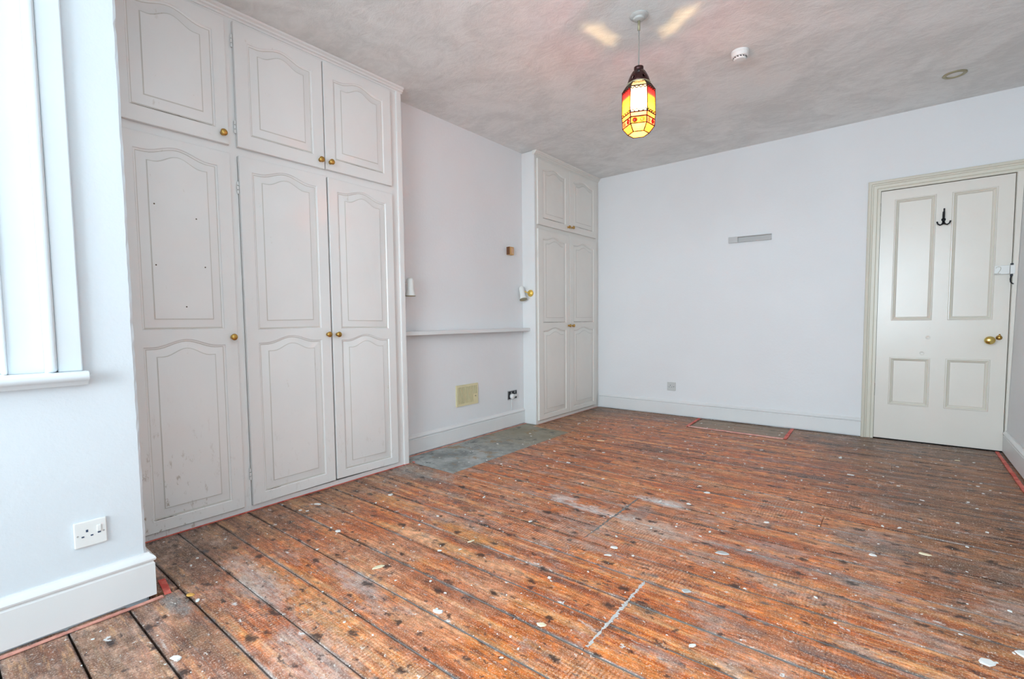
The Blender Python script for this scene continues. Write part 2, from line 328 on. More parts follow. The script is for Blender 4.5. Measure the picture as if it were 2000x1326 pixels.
class MB:
    def __init__(s): s.v = []; s.f = []; s.m = []
    def add(s, vs, fs, mi=0):
        n = len(s.v); s.v += [tuple(v) for v in vs]; s.f += [tuple(i+n for i in f) for f in fs]; s.m += [mi]*len(fs); return s
    def box(s, x0, x1, y0, y1, z0, z1, mi=0):
        vs = [(x, y, z) for x in (x0, x1) for y in (y0, y1) for z in (z0, z1)]
        return s.add(vs, [(0,1,3,2),(4,6,7,5),(0,4,5,1),(2,3,7,6),(0,2,6,4),(1,5,7,3)], mi)
    def tube(s, pts, r, n=10, mi=0, cap=True):
        pts = [Vector(p) for p in pts]; rs = r if isinstance(r, (list, tuple)) else [r]*len(pts); vs = []; fs = []
        up = None
        for i, p in enumerate(pts):
            t = (pts[min(i+1, len(pts)-1)]-pts[max(i-1, 0)]).normalized()
            a = t.cross(Vector((0, 0, 1)) if abs(t.z) < 0.9 else Vector((1, 0, 0))).normalized()
            if up is not None: a = (up - t*up.dot(t)).normalized()
            up = a; b = t.cross(a)
            vs += [tuple(p+(a*math.cos(2*PI*j/n)+b*math.sin(2*PI*j/n))*rs[i]) for j in range(n)]
        for i in range(len(pts)-1):
            fs += [(i*n+j, i*n+(j+1)%n, (i+1)*n+(j+1)%n, (i+1)*n+j) for j in range(n)]
        if cap: fs += [tuple(range(n))[::-1], tuple(range((len(pts)-1)*n, len(pts)*n))]
        return s.add(vs, fs, mi)
    def lathe(s, org, axis, prof, n=24, mi=0):
        # prof: (radius, distance along axis)
        org = Vector(org); t = Vector(axis).normalized()
        a = t.cross(Vector((0, 0, 1)) if abs(t.z) < 0.9 else Vector((1, 0, 0))).normalized(); b = t.cross(a); vs = []; fs = []
        for r, h in prof:
            vs += [tuple(org+t*h+(a*math.cos(2*PI*j/n)+b*math.sin(2*PI*j/n))*max(r, 1e-5)) for j in range(n)]
        for i in range(len(prof)-1):
            fs += [(i*n+j, i*n+(j+1)%n, (i+1)*n+(j+1)%n, (i+1)*n+j) for j in range(n)]
        fs += [tuple(range(n))[::-1], tuple(range((len(prof)-1)*n, len(prof)*n))]
        return s.add(vs, fs, mi)
    def extr(s, prof, a, b, mi=0):
        # prof: list of world-offset vectors; swept from point a to b
        n = len(prof); a = Vector(a); b = Vector(b)
        return s.add([tuple(a+Vector(p)) for p in prof]+[tuple(b+Vector(p)) for p in prof],
                     [(i, (i+1) % n, n+(i+1) % n, n+i) for i in range(n)]+[tuple(range(n))[::-1], tuple(range(n, 2*n))], mi)
    def build(s, name, mat, parent=None, **k):
        if isinstance(mat, (list, tuple)): return mesh_obj(name, s.v, s.f, mat[0], parent, mats=list(mat), fm=s.m, **k)
        return mesh_obj(name, s.v, s.f, mat, parent, **k)

W = 3.225; H = 2.549; YB = -6.45; RX = -0.145
# ------------------------------------------------------------------ room shell
floor = tag(MB().box(-0.75, W+0.1, YB-0.1, 0.12, -0.12, -0.03).build('floor', M_dark), kind='structure')
tag(MB().box(-0.75, W+0.1, YB-0.1, 0.12, H, H+0.12).build('ceiling', M_ceil), kind='structure')
# left wall: chimney-breast face set back between the two cupboards
tag(MB().box(-0.30, RX, -2.785, -1.214, -0.03, H).build('wall_left', M_wall), kind='structure')
# far wall with the doorway
b = MB(); b.box(-0.75, 2.462, 0, 0.12, -0.03, H); b.box(2.462, W+0.1, 0, 0.12, 1.985, H)
tag(b.build('wall_far', M_wall), kind='structure')
WL = 0.034   # the wall leans outwards by this much at the ceiling
b = MB(); b.add([(W-0.004, YB, -0.03), (W+0.1, YB, -0.03), (W+0.1, YB, H), (W-0.004+WL, YB, H), (W-0.004, 0.0, -0.03), (W+0.1, 0.0, -0.03), (W+0.1, 0.0, H), (W-0.004+WL, 0.0, H)],
    [(0, 1, 2, 3), (4, 5, 6, 7), (0, 1, 5, 4), (1, 2, 6, 5), (2, 3, 7, 6), (3, 0, 4, 7)])
tag(b.build('wall_right', M_wall), kind='structure')
# window wall at the near left, ending in a chipped plaster arris
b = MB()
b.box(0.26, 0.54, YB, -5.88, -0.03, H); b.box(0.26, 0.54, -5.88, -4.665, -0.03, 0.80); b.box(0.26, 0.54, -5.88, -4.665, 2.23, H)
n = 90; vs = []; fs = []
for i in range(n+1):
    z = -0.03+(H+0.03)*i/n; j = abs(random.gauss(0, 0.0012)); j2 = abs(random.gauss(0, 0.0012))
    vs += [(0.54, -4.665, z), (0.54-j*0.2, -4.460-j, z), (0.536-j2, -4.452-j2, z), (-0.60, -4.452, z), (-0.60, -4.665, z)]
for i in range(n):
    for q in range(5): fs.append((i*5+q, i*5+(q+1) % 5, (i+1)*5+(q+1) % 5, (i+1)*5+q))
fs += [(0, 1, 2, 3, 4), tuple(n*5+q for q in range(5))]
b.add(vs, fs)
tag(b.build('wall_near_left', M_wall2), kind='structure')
# back wall (behind the camera) with the wide bay window
b = MB(); b.box(0.26, 0.62, YB-0.12, YB, -0.03, H); b.box(3.13, W+0.1, YB-0.12, YB, -0.03, H)
b.box(0.62, 3.13, YB-0.12, YB, -0.03, 0.50); b.box(0.62, 3.13, YB-0.12, YB, 2.40, H)
tag(b.build('wall_back', M_wall), kind='structure')

# ------------------------------------------------------------------ windows
w2 = tag(empty('window_2', (1.85, YB-0.06, 0.55)), kind='structure')
b = MB()
for x in (0.62, 1.43, 2.24, 3.06): b.box(x, x+0.07, YB-0.11, YB-0.02, 0.50, 2.40)
b.box(0.62, 3.13, YB-0.11, YB-0.02, 0.50, 0.57); b.box(0.62, 3.13, YB-0.11, YB-0.02, 2.33, 2.40)
b.build('window_frame', M_trim, w2, bevel=0.004)
for x in (0.69, 1.50, 2.31): MB().box(x, x+0.745, YB-0.09, YB-0.05, 1.45, 1.49).build('meeting_rail', M_trim, w2, bevel=0.003)
for x in (0.69, 1.50, 2.31): MB().box(x, x+0.745, YB-0.072, YB-0.068, 0.57, 2.33).build('glass_pane', M_glass, w2)
MB().box(0.58, 3.17, YB, YB+0.10, 0.47, 0.505).build('sill', M_trim, w2, bevel=0.008)

w1 = tag(empty('window_1', (0.5, -5.27, 0.80)), kind='structure')
def jamb(y_in, s):   # s=-1: mouldings step away from the wall towards -Y
    g = lambda a, c: (min(y_in+s*a, y_in+s*c), max(y_in+s*a, y_in+s*c))
    MB().box(0.535, 0.563, *g(0, 0.062), 0.842, 2.29).build('architrave', M_trim, w1, bevel=0.004)
    MB().box(0.52, 0.572, *g(0.062, 0.088), 0.842, 2.24).build('staff_bead', M_trim, w1, bevel=0.011, seg=4)
    MB().box(0.47, 0.532, *g(0.088, 0.172), 0.842, 2.235).build('box_frame', M_trim, w1, bevel=0.002)
    MB().box(0.44, 0.540, *g(0.172, 0.184), 0.842, 2.23).build('parting_bead', M_trim, w1, bevel=0.004)
    MB().box(0.43, 0.480, *g(0.186, 0.245), 0.846, 2.22).build('sash_stile', M_trim, w1, bevel=0.003)
jamb(-4.600, -1); jamb(-5.945, 1)
MB().box(0.535, 0.563, -5.945, -4.60, 2.23, 2.29).build('head_architrave', M_trim, w1, bevel=0.004)
b = MB(); b.box(0.43, 0.48, -5.70, -4.845, 0.846, 0.92); b.box(0.43, 0.48, -5.70, -4.845, 1.50, 1.545); b.box(0.43, 0.48, -5.70, -4.845, 2.16, 2.22)
b.build('sash_rail', M_trim, w1, bevel=0.003)
MB().box(0.452, 0.456, -5.70, -4.845, 0.92, 2.16).build('glass_pane', M_glass, w1)
# window board with a rounded nose and a small fillet below
pr = [(0.40, 0.842), (0.590, 0.842)]+[(0.590+0.014*math.sin(a), 0.827+0.015*math.cos(a)) for a in [PI*i/8 for i in range(1, 9)]]+[(0.583, 0.806), (0.574, 0.797), (0.54, 0.797), (0.54, 0.80), (0.40, 0.80)]
MB().extr([(x, 0, z) for x, z in pr], (0, -5.95, 0), (0, -4.592, 0)).build('window_board', M_trim, w1, autosm=35)

# ------------------------------------------------------------------ skirting boards
SK = [(0, 0.012), (0.017, 0.012), (0.017, 0.120), (0.0135, 0.124), (0.0135, 0.127), (0.019, 0.131), (0.0205, 0.137), (0.018, 0.143), (0.012, 0.149), (0.007, 0.153), (0.005, 0.158), (0, 0.158)]
def skirt(name, a, b_, nrm, top=0.158, mat=None, thick=1.0):
    s = top/0.158; N = Vector(nrm)
    prof = [tuple(N*(d*thick)+Vector((0, 0, (z if z < 0.05 else z*s)))) for d, z in SK]
    return tag(MB().extr(prof, a, b_).build(name, mat or M_skirt, autosm=25), kind='structure')
skirt('baseboard_left', (RX, -2.785, 0), (RX, -1.214, 0), (1, 0, 0), 0.152)
skirt('baseboard_far', (0.02, 0, 0), (1.18, 0, 0), (0, -1, 0), 0.156)
tag(skirt('baseboard_far', (1.18, 0, 0), (2.397, 0, 0), (0, -1, 0), 0.158, thick=1.2))
skirt('baseboard_right', (W-0.003, YB, 0), (W-0.003, -0.022, 0), (-1, 0, 0), 0.165)
sk = [(d*1.1, (z if z < 0.05 else z*0.170/0.158)) for d, z in SK]; n = len(sk)
vs = [(0.54+d, YB, z) for d, z in sk]+[(0.54+d, -4.452+d, z) for d, z in sk]+[(0.021, -4.452+d, z) for d, z in sk]
fs = [(l*n+i, l*n+(i+1) % n, (l+1)*n+(i+1) % n, (l+1)*n+i) for l in range(2) for i in range(n)]+[tuple(range(n)), tuple(range(2*n, 3*n))]
tag(MB().add(vs, fs).build('baseboard_near_left', M_skirt, autosm=25), kind='structure')

# ------------------------------------------------------------------ floor boards
y0, bw = -4.520, 0.161
def board(xa, xb, ya, yb, mat=M_floor, dz=0.0):
    g = 0.0016 if yb > -4.2 else 0.0030
    ya += g; yb -= g; n = 5; zt = dz
    prof = [(ya, -0.028), (ya, zt-0.003), (ya+0.003, zt-0.0008)]+[(ya+(yb-ya)*i/n, zt+0.0008*math.sin(PI*i/n)) for i in range(1, n)]+[(yb-0.003, zt-0.0008), (yb, zt-0.003), (yb, -0.028)]
    return MB().extr([(0, y, z) for y, z in prof], (xa, 0, 0), (xb, 0, 0)).build('floor_board', mat, floor, autosm=30)
joints = {5: 1.905, 6: 1.905, 7: 1.895, 9: 1.535, 10: 1.535, 11: 1.53, 12: 1.53, 0: 2.2, 2: 1.62, 14: 2.35, 16: 1.1, 18: 2.1, 20: 1.55, 22: 2.6, 23: 0.8, 3: 2.45, -2: 1.5, -4: 2.3}
for k in range(-12, 29):
    ya, yb = y0+bw*k, y0+bw*(k+1)
    if k == 28: yb = -0.001
    x0 = 0.003 if ya > -4.46 else 0.541
    if k == 0: x0 = 0.56
    if 11 <= k <= 19: x0 = 0.402
    dz = random.uniform(-0.0012, 0.0012)
    cuts = [x0] + ([joints[k]] if k in joints else []) + [W-0.001]
    if k in (25, 26, 27):
        cuts = [x0, 1.150, 1.470 if k != 26 else 1.50, 1.925, W-0.001]
    for i in range(len(cuts)-1):
        hatch = k in (25, 26, 27) and 1.1 < (cuts[i]+cuts[i+1])/2 < 1.95
        board(cuts[i]+0.001, cuts[i+1]-0.001, ya, yb, M_hatch if hatch else M_floor, dz-(0.003 if hatch else 0))
# small infill boards beside the window wall return
board(0.003, 0.536, -4.452, y0+bw)
# filler pressed into some of the seams and butt joints
b = MB()
for (k, xa, xb) in ((4, 1.2, 2.1), (5, 0.9, 2.2), (6, 1.2, 2.0), (7, 1.9, 2.6), (8, 1.7, 2.7), (9, 1.8, 2.6), (6, 2.1, 2.6), (10, 2.1, 3.0), (3, 1.3, 2.0), (12, 0.5, 1.4), (15, 1.0, 2.2)):
    y = y0+bw*k; b.box(xa, xb, y-0.0015, y+0.0015, -0.02, -0.0012)
tag(b.build('seam_filler', M_filler, floor), kind='stuff')
for xa, ya, yb in ((1.905, -3.70, -3.24), (1.535, -3.05, -2.44)):
    n = 70; vs = []; fs = []
    for i in range(n+1):
        t = i/n; wd = 0.0048+random.uniform(-0.0035, 0.004); x = xa+random.uniform(-0.003, 0.003)+0.010*(0.5-t)
        y = ya+(yb-ya)*t; vs += [(x-wd, y, 0.0003), (x-wd*0.4, y, 0.0022), (x+wd*0.4, y, 0.0022), (x+wd, y, 0.0003)]
    for i in range(n):
        for q in range(3): fs.append((i*4+q, i*4+q+1, (i+1)*4+q+1, (i+1)*4+q))
    MB().add(vs, fs).build('joint_filler', M_whitefill if xa > 1.7 else M_filler, floor)
# hearth
hb = MB(); hb.box(RX+0.001, 0.398, -2.748, -1.30, -0.028, 0.001); hb.box(RX+0.001, -0.001, -2.784, -2.749, -0.028, 0.001); hb.box(RX+0.001, -0.001, -1.299, -1.216, -0.028, 0.001)
hearth = tag(hb.build('hearth_slab', M_concrete, bevel=0.002), 'flat grey concrete hearth slab set in the floorboards below the shelf alcove', 'hearth')
# threshold under the door
tag(MB().box(2.462, W, 0.0, 0.12, -0.03, -0.003).build('trim_threshold', M_dark), kind='structure')

# ------------------------------------------------------------------ red tape strips left round the edges of the old carpet
def strip(label, pts, wd, mat, th=0.003, z=0.0022):
    # pts: polyline on the floor, ragged strip
    vs = []; fs = []; P = []
    for a, c in zip(pts[:-1], pts[1:]):
        L = (Vector(c)-Vector(a)).length; m = max(2, int(L/0.05))
        P += [Vector(a).lerp(Vector(c), i/m) for i in range(m)]
    P.append(Vector(pts[-1]))
    for i, p in enumerate(P):
        t = (P[min(i+1, len(P)-1)]-P[max(i-1, 0)]).normalized(); nn = Vector((-t.y, t.x))
        wa = wd/2*random.uniform(0.8, 1.12); wb = wd/2*random.uniform(0.8, 1.12)
        a, c = p+nn*wa, p-nn*wb
        vs += [(a.x, a.y, z), (a.x, a.y, z+th), (c.x, c.y, z+th), (c.x, c.y, z)]
    for i in range(len(P)-1):
        for q in range(4): fs.append((i*4+q, i*4+(q+1) % 4, (i+1)*4+(q+1) % 4, (i+1)*4+q))
    fs += [(0, 1, 2, 3), tuple(len(P)*4-4+q for q in range(4))]
    o = MB().add(vs, fs).build('tape_strip', mat); return tag(o, label, 'tape', 'leftover tape strips round the floor edge')
strip('long thin red tape strip along the foot of the large near cupboard', [(0.008, -4.42), (0.008, -2.79)], 0.009, M_tape, 0.003)
strip('thin red and salmon strip along the skirting of the shelf alcove', [(RX+0.026, -2.74), (RX+0.026, -1.23)], 0.014, M_tape2, 0.004, 0.0024)
strip('thin pink strip along the foot of the small far cupboard', [(0.008, -1.20), (0.008, -0.03)], 0.008, M_tape2, 0.002)
strip('salmon tape strip along the skirting below the near left window', [(0.578, -6.2), (0.576, -4.42)], 0.017, M_tape2)
strip('short bright red tape piece at the near left skirting corner', [(0.572, -4.402), (0.44, -4.385)], 0.024, M_tape)
strip('short red strip on the left side of the square floor patch', [(1.146, -0.465), (1.125, -0.03)], 0.024, M_tape)
strip('thin pink strip along the front of the square floor patch', [(1.16, -0.462), (1.915, -0.484)], 0.024, M_tape3, 0.005)
strip('short red strip on the right side of the square floor patch', [(1.928, -0.478), (1.915, -0.03)], 0.026, M_tape)
strip('straight bright red strip beside the right hand wall skirting', [(3.178, -0.03), (3.172, -2.3)], 0.019, M_tape, 0.006)

# ------------------------------------------------------------------ panelled cupboard doors
def arch_pts(ya, yb, zs, rise, n=18):
    out = []
    for i in range(n+1):
        t = -1+2*i/n; y = (ya+yb)/2+t*(yb-ya)/2
        u = min(1, abs(t)/0.80); z = zs+rise*(0.5+0.5*math.cos(PI*u)); out.append((y, z))
    return out
def cup_door(name, parent, ya, yb, za, zb, panels, mats, xf=0.020, stile=0.062, field=0.052, skew=0.0):
    """raised-and-fielded door in the YZ plane, front at x=xf. panels: (bottom, shoulder, rise)"""
    mb = MB(); n = 18
    zc = [za]+[(panels[i][1]+panels[i][2]+panels[i+1][0])/2 for i in range(len(panels)-1)]+[zb]
    nb = 0.0035
    for i, (pb, ps, rise) in enumerate(panels):
        y1, y2 = ya+stile, yb-stile
        def loop(off, dx, fld=0.0):
            a, c = y1+off, y2-off; bt = pb+off; sh = ps-off*(1 if not fld else 0.92)
            pts = [(a, bt), (c, bt)]+[(y, z) for y, z in reversed(arch_pts(a, c, sh, rise if off < 0.03 else rise*1.1, n))]
            return [(xf+dx, y, z) for y, z in pts]
        A0, A1 = ya+(nb), yb-(nb)
        z0 = zc[i]+(nb if i == 0 else 0); z1 = zc[i+1]-(nb if i == len(panels)-1 else 0)
        outer = [(xf, A0, z0), (xf, A1, z0)]+[(xf, A1-(A1-A0)*q/n, z1) for q in range(n+1)]
        loops = [outer, loop(0, 0), loop(0.0035, -0.0045), loop(0.009, -0.0055), loop(0.012, -0.0075), loop(field*0.92, -0.0005, 1), loop(field, 0.0022, 1), loop(field+0.003, 0.0026, 1)]
        base = len(mb.v); N = len(outer)
        for L in loops: mb.v += L
        for l in range(len(loops)-1):
            for q in range(N):
                mb.f.append((base+l*N+q, base+l*N+(q+1) % N, base+(l+1)*N+(q+1) % N, base+(l+1)*N+q))
                mb.m.append(1 if (l in (3, 5) or (l == 2 and q == 0)) else 0)
        mb.f.append(tuple(base+(len(loops)-1)*N+q for q in range(N))); mb.m.append(0)
    # rounded rim and sides
    xb = 0.002
    F0 = [(xf, ya+nb, za+nb), (xf, yb-nb, za+nb), (xf, yb-nb, zb-nb), (xf, ya+nb, zb-nb)]
    F1 = [(xf-0.001, ya+nb*0.3, za+nb*0.3), (xf-0.001, yb-nb*0.3, za+nb*0.3), (xf-0.001, yb-nb*0.3, zb-nb*0.3), (xf-0.001, ya+nb*0.3, zb-nb*0.3)]
    F2 = [(xf-nb, ya, za), (xf-nb, yb, za), (xf-nb, yb, zb), (xf-nb, ya, zb)]
    F3 = [(xb, y, z) for _, y, z in F2]
    base = len(mb.v); mb.v += F0+F1+F2+F3
    for l in range(3):
        for q in range(4): mb.f.append((base+l*4+q, base+l*4+(q+1) % 4, base+(l+1)*4+(q+1) % 4, base+(l+1)*4+q)); mb.m.append(0)
    mb.f.append(tuple(base+12+q for q in range(4))); mb.m.append(0)
    if skew:
        mb.v = [(x, y, z+skew*(y-ya)/(yb-ya)) for x, y, z in mb.v]
    o = mesh_obj(name, mb.v, mb.f, None, parent, mats=mats, fm=mb.m, autosm=28)
    return o
def knob(parent, y, z, xf=0.021, s=1.0, name='knob', mat=None):
    pr = [(0.011*s, 0), (0.011*s, 0.002), (0.006*s, 0.004), (0.006*s, 0.012), (0.010*s, 0.015), (0.0155*s, 0.019), (0.0165*s, 0.023), (0.0145*s, 0.027), (0.009*s, 0.0295), (0.003*s, 0.0305)]
    return MB().lathe((xf, y, z), (1, 0, 0), pr, 20).build(name, mat or M_brass, parent, smooth=True)
def hinge(parent, y, z, name='hinge', mat=None):
    b = MB()
    for q in range(3): b.tube([(0.008, y, z-0.03+q*0.021), (0.008, y, z-0.03+q*0.021+0.018)], 0.0045, 8)
    return b.build(name, mat or M_cup, parent)

near = tag(empty('fitted_wardrobe', (-0.25, -3.62, 0.0)), 'large white fitted wardrobe with three tall doors and top cupboards beside the near left wall', 'wardrobe', )
b = MB(); D = -0.55
b.box(D, -0.021, -2.803, -2.787, 0.001, H-0.001); b.box(D, -0.021, -4.450, -4.434, 0.001, H-0.001)
b.box(D, D+0.012, -4.434, -2.803, 0.001, H-0.001); b.box(D+0.012, -0.021, -4.434, -2.803, 1.85, 1.868); b.box(D+0.012, -0.021, -4.434, -2.803, 0.001, 0.018)
b.build('carcass', M_cup, near)
b = MB()
b.box(-0.02, 0, -4.451, -4.357, 0.001, 2.53); b.box(-0.02, 0, -3.893, -3.853, 0.001, 2.53); b.box(-0.02, 0, -2.887, -2.786, 0.001, 2.53)
for ya, yb in ((-4.357, -3.893), (-3.853, -2.887)):
    b.box(-0.02, 0, ya, yb, 0.001, 0.029); b.box(-0.02, 0, ya, yb, 1.838, 1.890); b.box(-0.02, 0, ya, yb, 2.490, 2.53)
b.build('face_frame', M_cup, near)
MB().box(-0.018, 0.010, -2.828, -2.785, 0.001, 2.52).build('end_post', M_cup, near, bevel=0.006, seg=3)
def cornice(parent, ya, yb, mat):
    pr = [(-0.02, 2.512), (0.004, 2.512), (0.008, 2.520), (0.016, 2.524), (0.018, 2.532), (0.028, 2.538), (0.030, 2.548), (-0.02, 2.548)]
    return MB().extr([(x, 0, z) for x, z in pr], (0, ya, 0), (0, yb, 0)).build('cornice', mat, parent, autosm=20)
cornice(near, -4.451, -2.775, M_cup)
CM = [M_cup, M_groove]
tall = [(0.088, 0.888, 0.033), (0.955, 1.768, 0.034)]; top1 = [(1.950, 2.412, 0.034)]
dA = cup_door('door', near, -4.358, -3.894, 0.036, 1.841, [(0.090, 0.888, 0.033), (0.965, 1.768, 0.034)], CM, stile=0.060)
dB = cup_door('door', near, -3.852, -3.364, 0.034, 1.839, tall, CM, skew=0.006)
dC = cup_door('door', near, -3.354, -2.885, 0.043, 1.841, tall, CM, skew=-0.008, stile=0.058)
uA = cup_door('door', near, -4.358, -3.894, 1.882, 2.492, top1, CM, stile=0.058, field=0.058)
uB = cup_door('door', near, -3.854, -3.371, 1.882, 2.494, top1, CM, stile=0.066)
uC = cup_door('door', near, -3.364, -2.884, 1.884, 2.494, top1, CM, stile=0.062)
knob(dA, -3.920, 0.924); knob(dB, -3.389, 0.922); knob(dC, -3.326, 0.920)
knob(uA, -3.925, 1.928); knob(uB, -3.401, 1.926); knob(uC, -3.336, 1.927)
for z in (1.68, 0.20): hinge(dB, -3.857, z)
for z in (1.98, 2.40): hinge(uB, -3.859, z)
hinge(dA, -4.362, 1.68); hinge(uA, -4.362, 2.38); hinge(dC, -2.881, 0.25); hinge(uC, -2.880, 2.38)
for (y, z) in ((-4.233, 1.26), (-4.228, 1.533), (-4.031, 1.264), (-4.119, 1.073), (-4.06, 1.49)):
    MB().lathe((0.0222, y, z), (1, 0, 0), [(0.0035, 0), (0.0035, 0.0007), (0.002, 0.0009)], 8).build('screw_hole', M_crack, dA)
# open cracks where the paint has split along panel mouldings
def crack(parent, ya, yb, z, dzz=0.0, x=0.0135, h=0.0028):
    n = 14; vs = []; fs = []
    for i in range(n+1):
        t = i/n; hh = h*math.sin(PI*min(1, max(0.06, t*0.98)))**0.4*random.uniform(0.5, 1.1); y = ya+(yb-ya)*t; zz = z+dzz*t+random.uniform(-0.0006, 0.0006)
        vs += [(x, y, zz-hh), (x, y, zz+hh), (x+0.002, y, zz+hh), (x+0.002, y, zz-hh)]
    for i in range(n):
        for q in range(4): fs.append((i*4+q, i*4+(q+1) % 4, (i+1)*4+(q+1) % 4, (i+1)*4+q))
    MB().add(vs, fs).build('paint_crack', M_crack, parent)
crack(uA, -4.29, -3.97, 1.953, x=0.0142); crack(uC, -3.24, -2.96, 1.953, x=0.0142, h=0.002); crack(uB, -3.70, -3.50, 1.953, x=0.0140, h=0.0012)
crack(dA, -4.29, -4.02, 0.967, x=0.0135, h=0.0022); crack(dA, -4.29, -4.20, 0.092, x=0.0145, h=0.004); crack(dB, -3.77, -3.70, 0.094, x=0.0142, h=0.0015)

far = tag(empty('fitted_wardrobe', (-0.25, -0.62, 0.0)), 'narrow cream fitted wardrobe filling the far left corner, two tall doors below two small ones', 'wardrobe')
b = MB()
b.box(D, -0.003, -1.213, -1.198, 0.001, H-0.001)
b.box(D, D+0.012, -1.198, -0.001, 0.001, H-0.001); b.box(D+0.012, -0.021, -1.198, -0.002, 1.85, 1.868); b.box(D+0.012, -0.021, -1.198, -0.002, 0.001, 0.018)
b.build('carcass', M_farcup, far)
MB().box(-0.145, 0.000, -1.233, -1.214, 0.003, H-0.002).build('side_panel', M_skirt, far, bevel=0.003)
b = MB()
b.box(-0.02, 0, -1.213, -1.190, 0.001, 2.53); b.box(-0.02, 0, -0.085, -0.002, 0.001, 2.53)
b.box(-0.02, 0, -1.190, -0.085, 0.001, 0.032); b.box(-0.02, 0, -1.190, -0.085, 1.838, 1.890); b.box(-0.02, 0, -1.190, -0.085, 2.480, 2.53)
b.build('face_frame', M_farcup, far)
cornice(far, -1.236, -0.002, M_farcup)
CF = [M_farcup, M_groove]
tf = [(0.085, 0.890, 0.030), (0.965, 1.760, 0.032)]
f1 = cup_door('door', far, -1.203, -0.643, 0.040, 1.842, tf, CF, stile=0.075)
f2 = cup_door('door', far, -0.637, -0.075, 0.040, 1.846, tf, CF, stile=0.068)
f3 = cup_door('door', far, -1.203, -0.645, 1.882, 2.482, [(1.945, 2.40, 0.032)], CF, stile=0.078)
f4 = cup_door('door', far, -0.640, -0.078, 1.884, 2.486, [(1.948, 2.40, 0.032)], CF, stile=0.070)
knob(f1, -0.675, 0.933); knob(f2, -0.600, 0.932); knob(f3, -0.678, 1.924); knob(f4, -0.600, 1.930)
for z in (1.62, 0.25): hinge(f1, -1.2075, z, mat=M_farcup)
crack(f3, -1.12, -0.80, 1.948, x=0.0142, h=0.003); crack(f4, -0.54, -0.16, 1.950, x=0.0142, h=0.003); crack(f1, -1.12, -0.74, 0.968, x=0.0142, h=0.0026); crack(f2, -0.56, -0.16, 0.968, x=0.0142, h=0.0020)

# ------------------------------------------------------------------ alcove shelf
b = MB(); b.box(RX+0.001, -0.058, -2.784, -1.236, 0.892, 0.921)
tag(b.build('wall_shelf', M_skirt, bevel=0.003), 'long thin white wall shelf spanning the alcove between the two wardrobes', 'shelf')

# ------------------------------------------------------------------ door, frame and architrave
d1 = tag(empty('door_1', (2.84, 0.0, 0.0)), kind='structure')
xs = [2.477, 2.562, 2.802, 2.889, 3.125, 3.207]; zs = [0.010, 0.286, 0.663, 0.953, 1.894, 1.968]
yf = -0.002
mb = MB()
for i in range(5):
    for j in range(5):
        x0_, x1_, z0_, z1_ = xs[i], xs[i+1], zs[j], zs[j+1]
        if i in (1, 3) and j in (1, 3):
            loops = []
            for off, dd in ((0, 0), (0.002, -0.005), (0.008, -0.006), (0.011, -0.001), (0.018, 0.001), (0.024, 0.007), (0.027, 0.010)):
                loops.append([(x0_+off, yf+dd, z0_+off), (x1_-off, yf+dd, z0_+off), (x1_-off, yf+dd, z1_-off), (x0_+off, yf+dd, z1_-off)])
            base = len(mb.v)
            for L in loops: mb.v += L
            for l in range(len(loops)-1):
                for q in range(4): mb.f.append((base+l*4+q, base+l*4+(q+1) % 4, base+(l+1)*4+(q+1) % 4, base+(l+1)*4+q)); mb.m.append(1 if l in (0, 3, 5) else 0)
            mb.f.append(tuple(base+(len(loops)-1)*4+q for q in range(4))); mb.m.append(0)
        else: mb.add([(x0_, yf, z0_), (x1_, yf, z0_), (x1_, yf, z1_), (x0_, yf, z1_)], [(0, 1, 2, 3)])
mb.add([(xs[0], yf, zs[0]), (xs[-1], yf, zs[0]), (xs[-1], yf, zs[-1]), (xs[0], yf, zs[-1]), (xs[0], 0.035, zs[0]), (xs[-1], 0.035, zs[0]), (xs[-1], 0.035, zs[-1]), (xs[0], 0.035, zs[-1])],
       [(0, 4, 5, 1), (1, 5, 6, 2), (2, 6, 7, 3), (3, 7, 4, 0), (4, 7, 6, 5)])
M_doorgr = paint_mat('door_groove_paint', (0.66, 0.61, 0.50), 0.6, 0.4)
leaf = mesh_obj('door_leaf', mb.v, mb.f, None, d1, mats=[M_door, M_doorgr], fm=mb.m)
b = MB()
for z, s in ((1.83, 1), (0.40, 1)):
    for q in range(3): b.tube([(2.471, -0.006, z-0.05+q*0.034), (2.471, -0.006, z-0.05+q*0.034+0.031)], 0.006, 8)
b.build('hinges', M_crack, leaf)
kb = [(0.024, 0), (0.024, 0.003), (0.012, 0.006), (0.010, 0.03), (0.016, 0.036), (0.026, 0.044), (0.0295, 0.054), (0.027, 0.064), (0.017, 0.071), (0.005, 0.073)]
MB().lathe((3.112, -0.003, 0.806), (0, -1, 0), kb, 24).build('door_knob', M_gold, leaf, smooth=True)
b = MB(); b.lathe((3.163, -0.003, 0.824), (0, -1, 0), [(0.017, 0), (0.017, 0.003), (0.009, 0.006), (0.009, 0.013), (0.012, 0.016), (0.011, 0.022), (0.003, 0.024)], 16); b.tube([(3.163, -0.016, 0.824), (3.164, -0.016, 0.850)], 0.005, 8)
b.build('thumb_turn', M_brass, leaf, smooth=True)
for x, z in ((2.784, 0.821), (2.753, 0.700)):
    MB().lathe((x, -0.002, z), (0, -1, 0), [(0.015, 0), (0.015, 0.0015), (0.012, 0.0022), (0.010, 0.0008), (0.001, 0.0008)], 16).build('filled_hole', M_door, leaf, smooth=True)
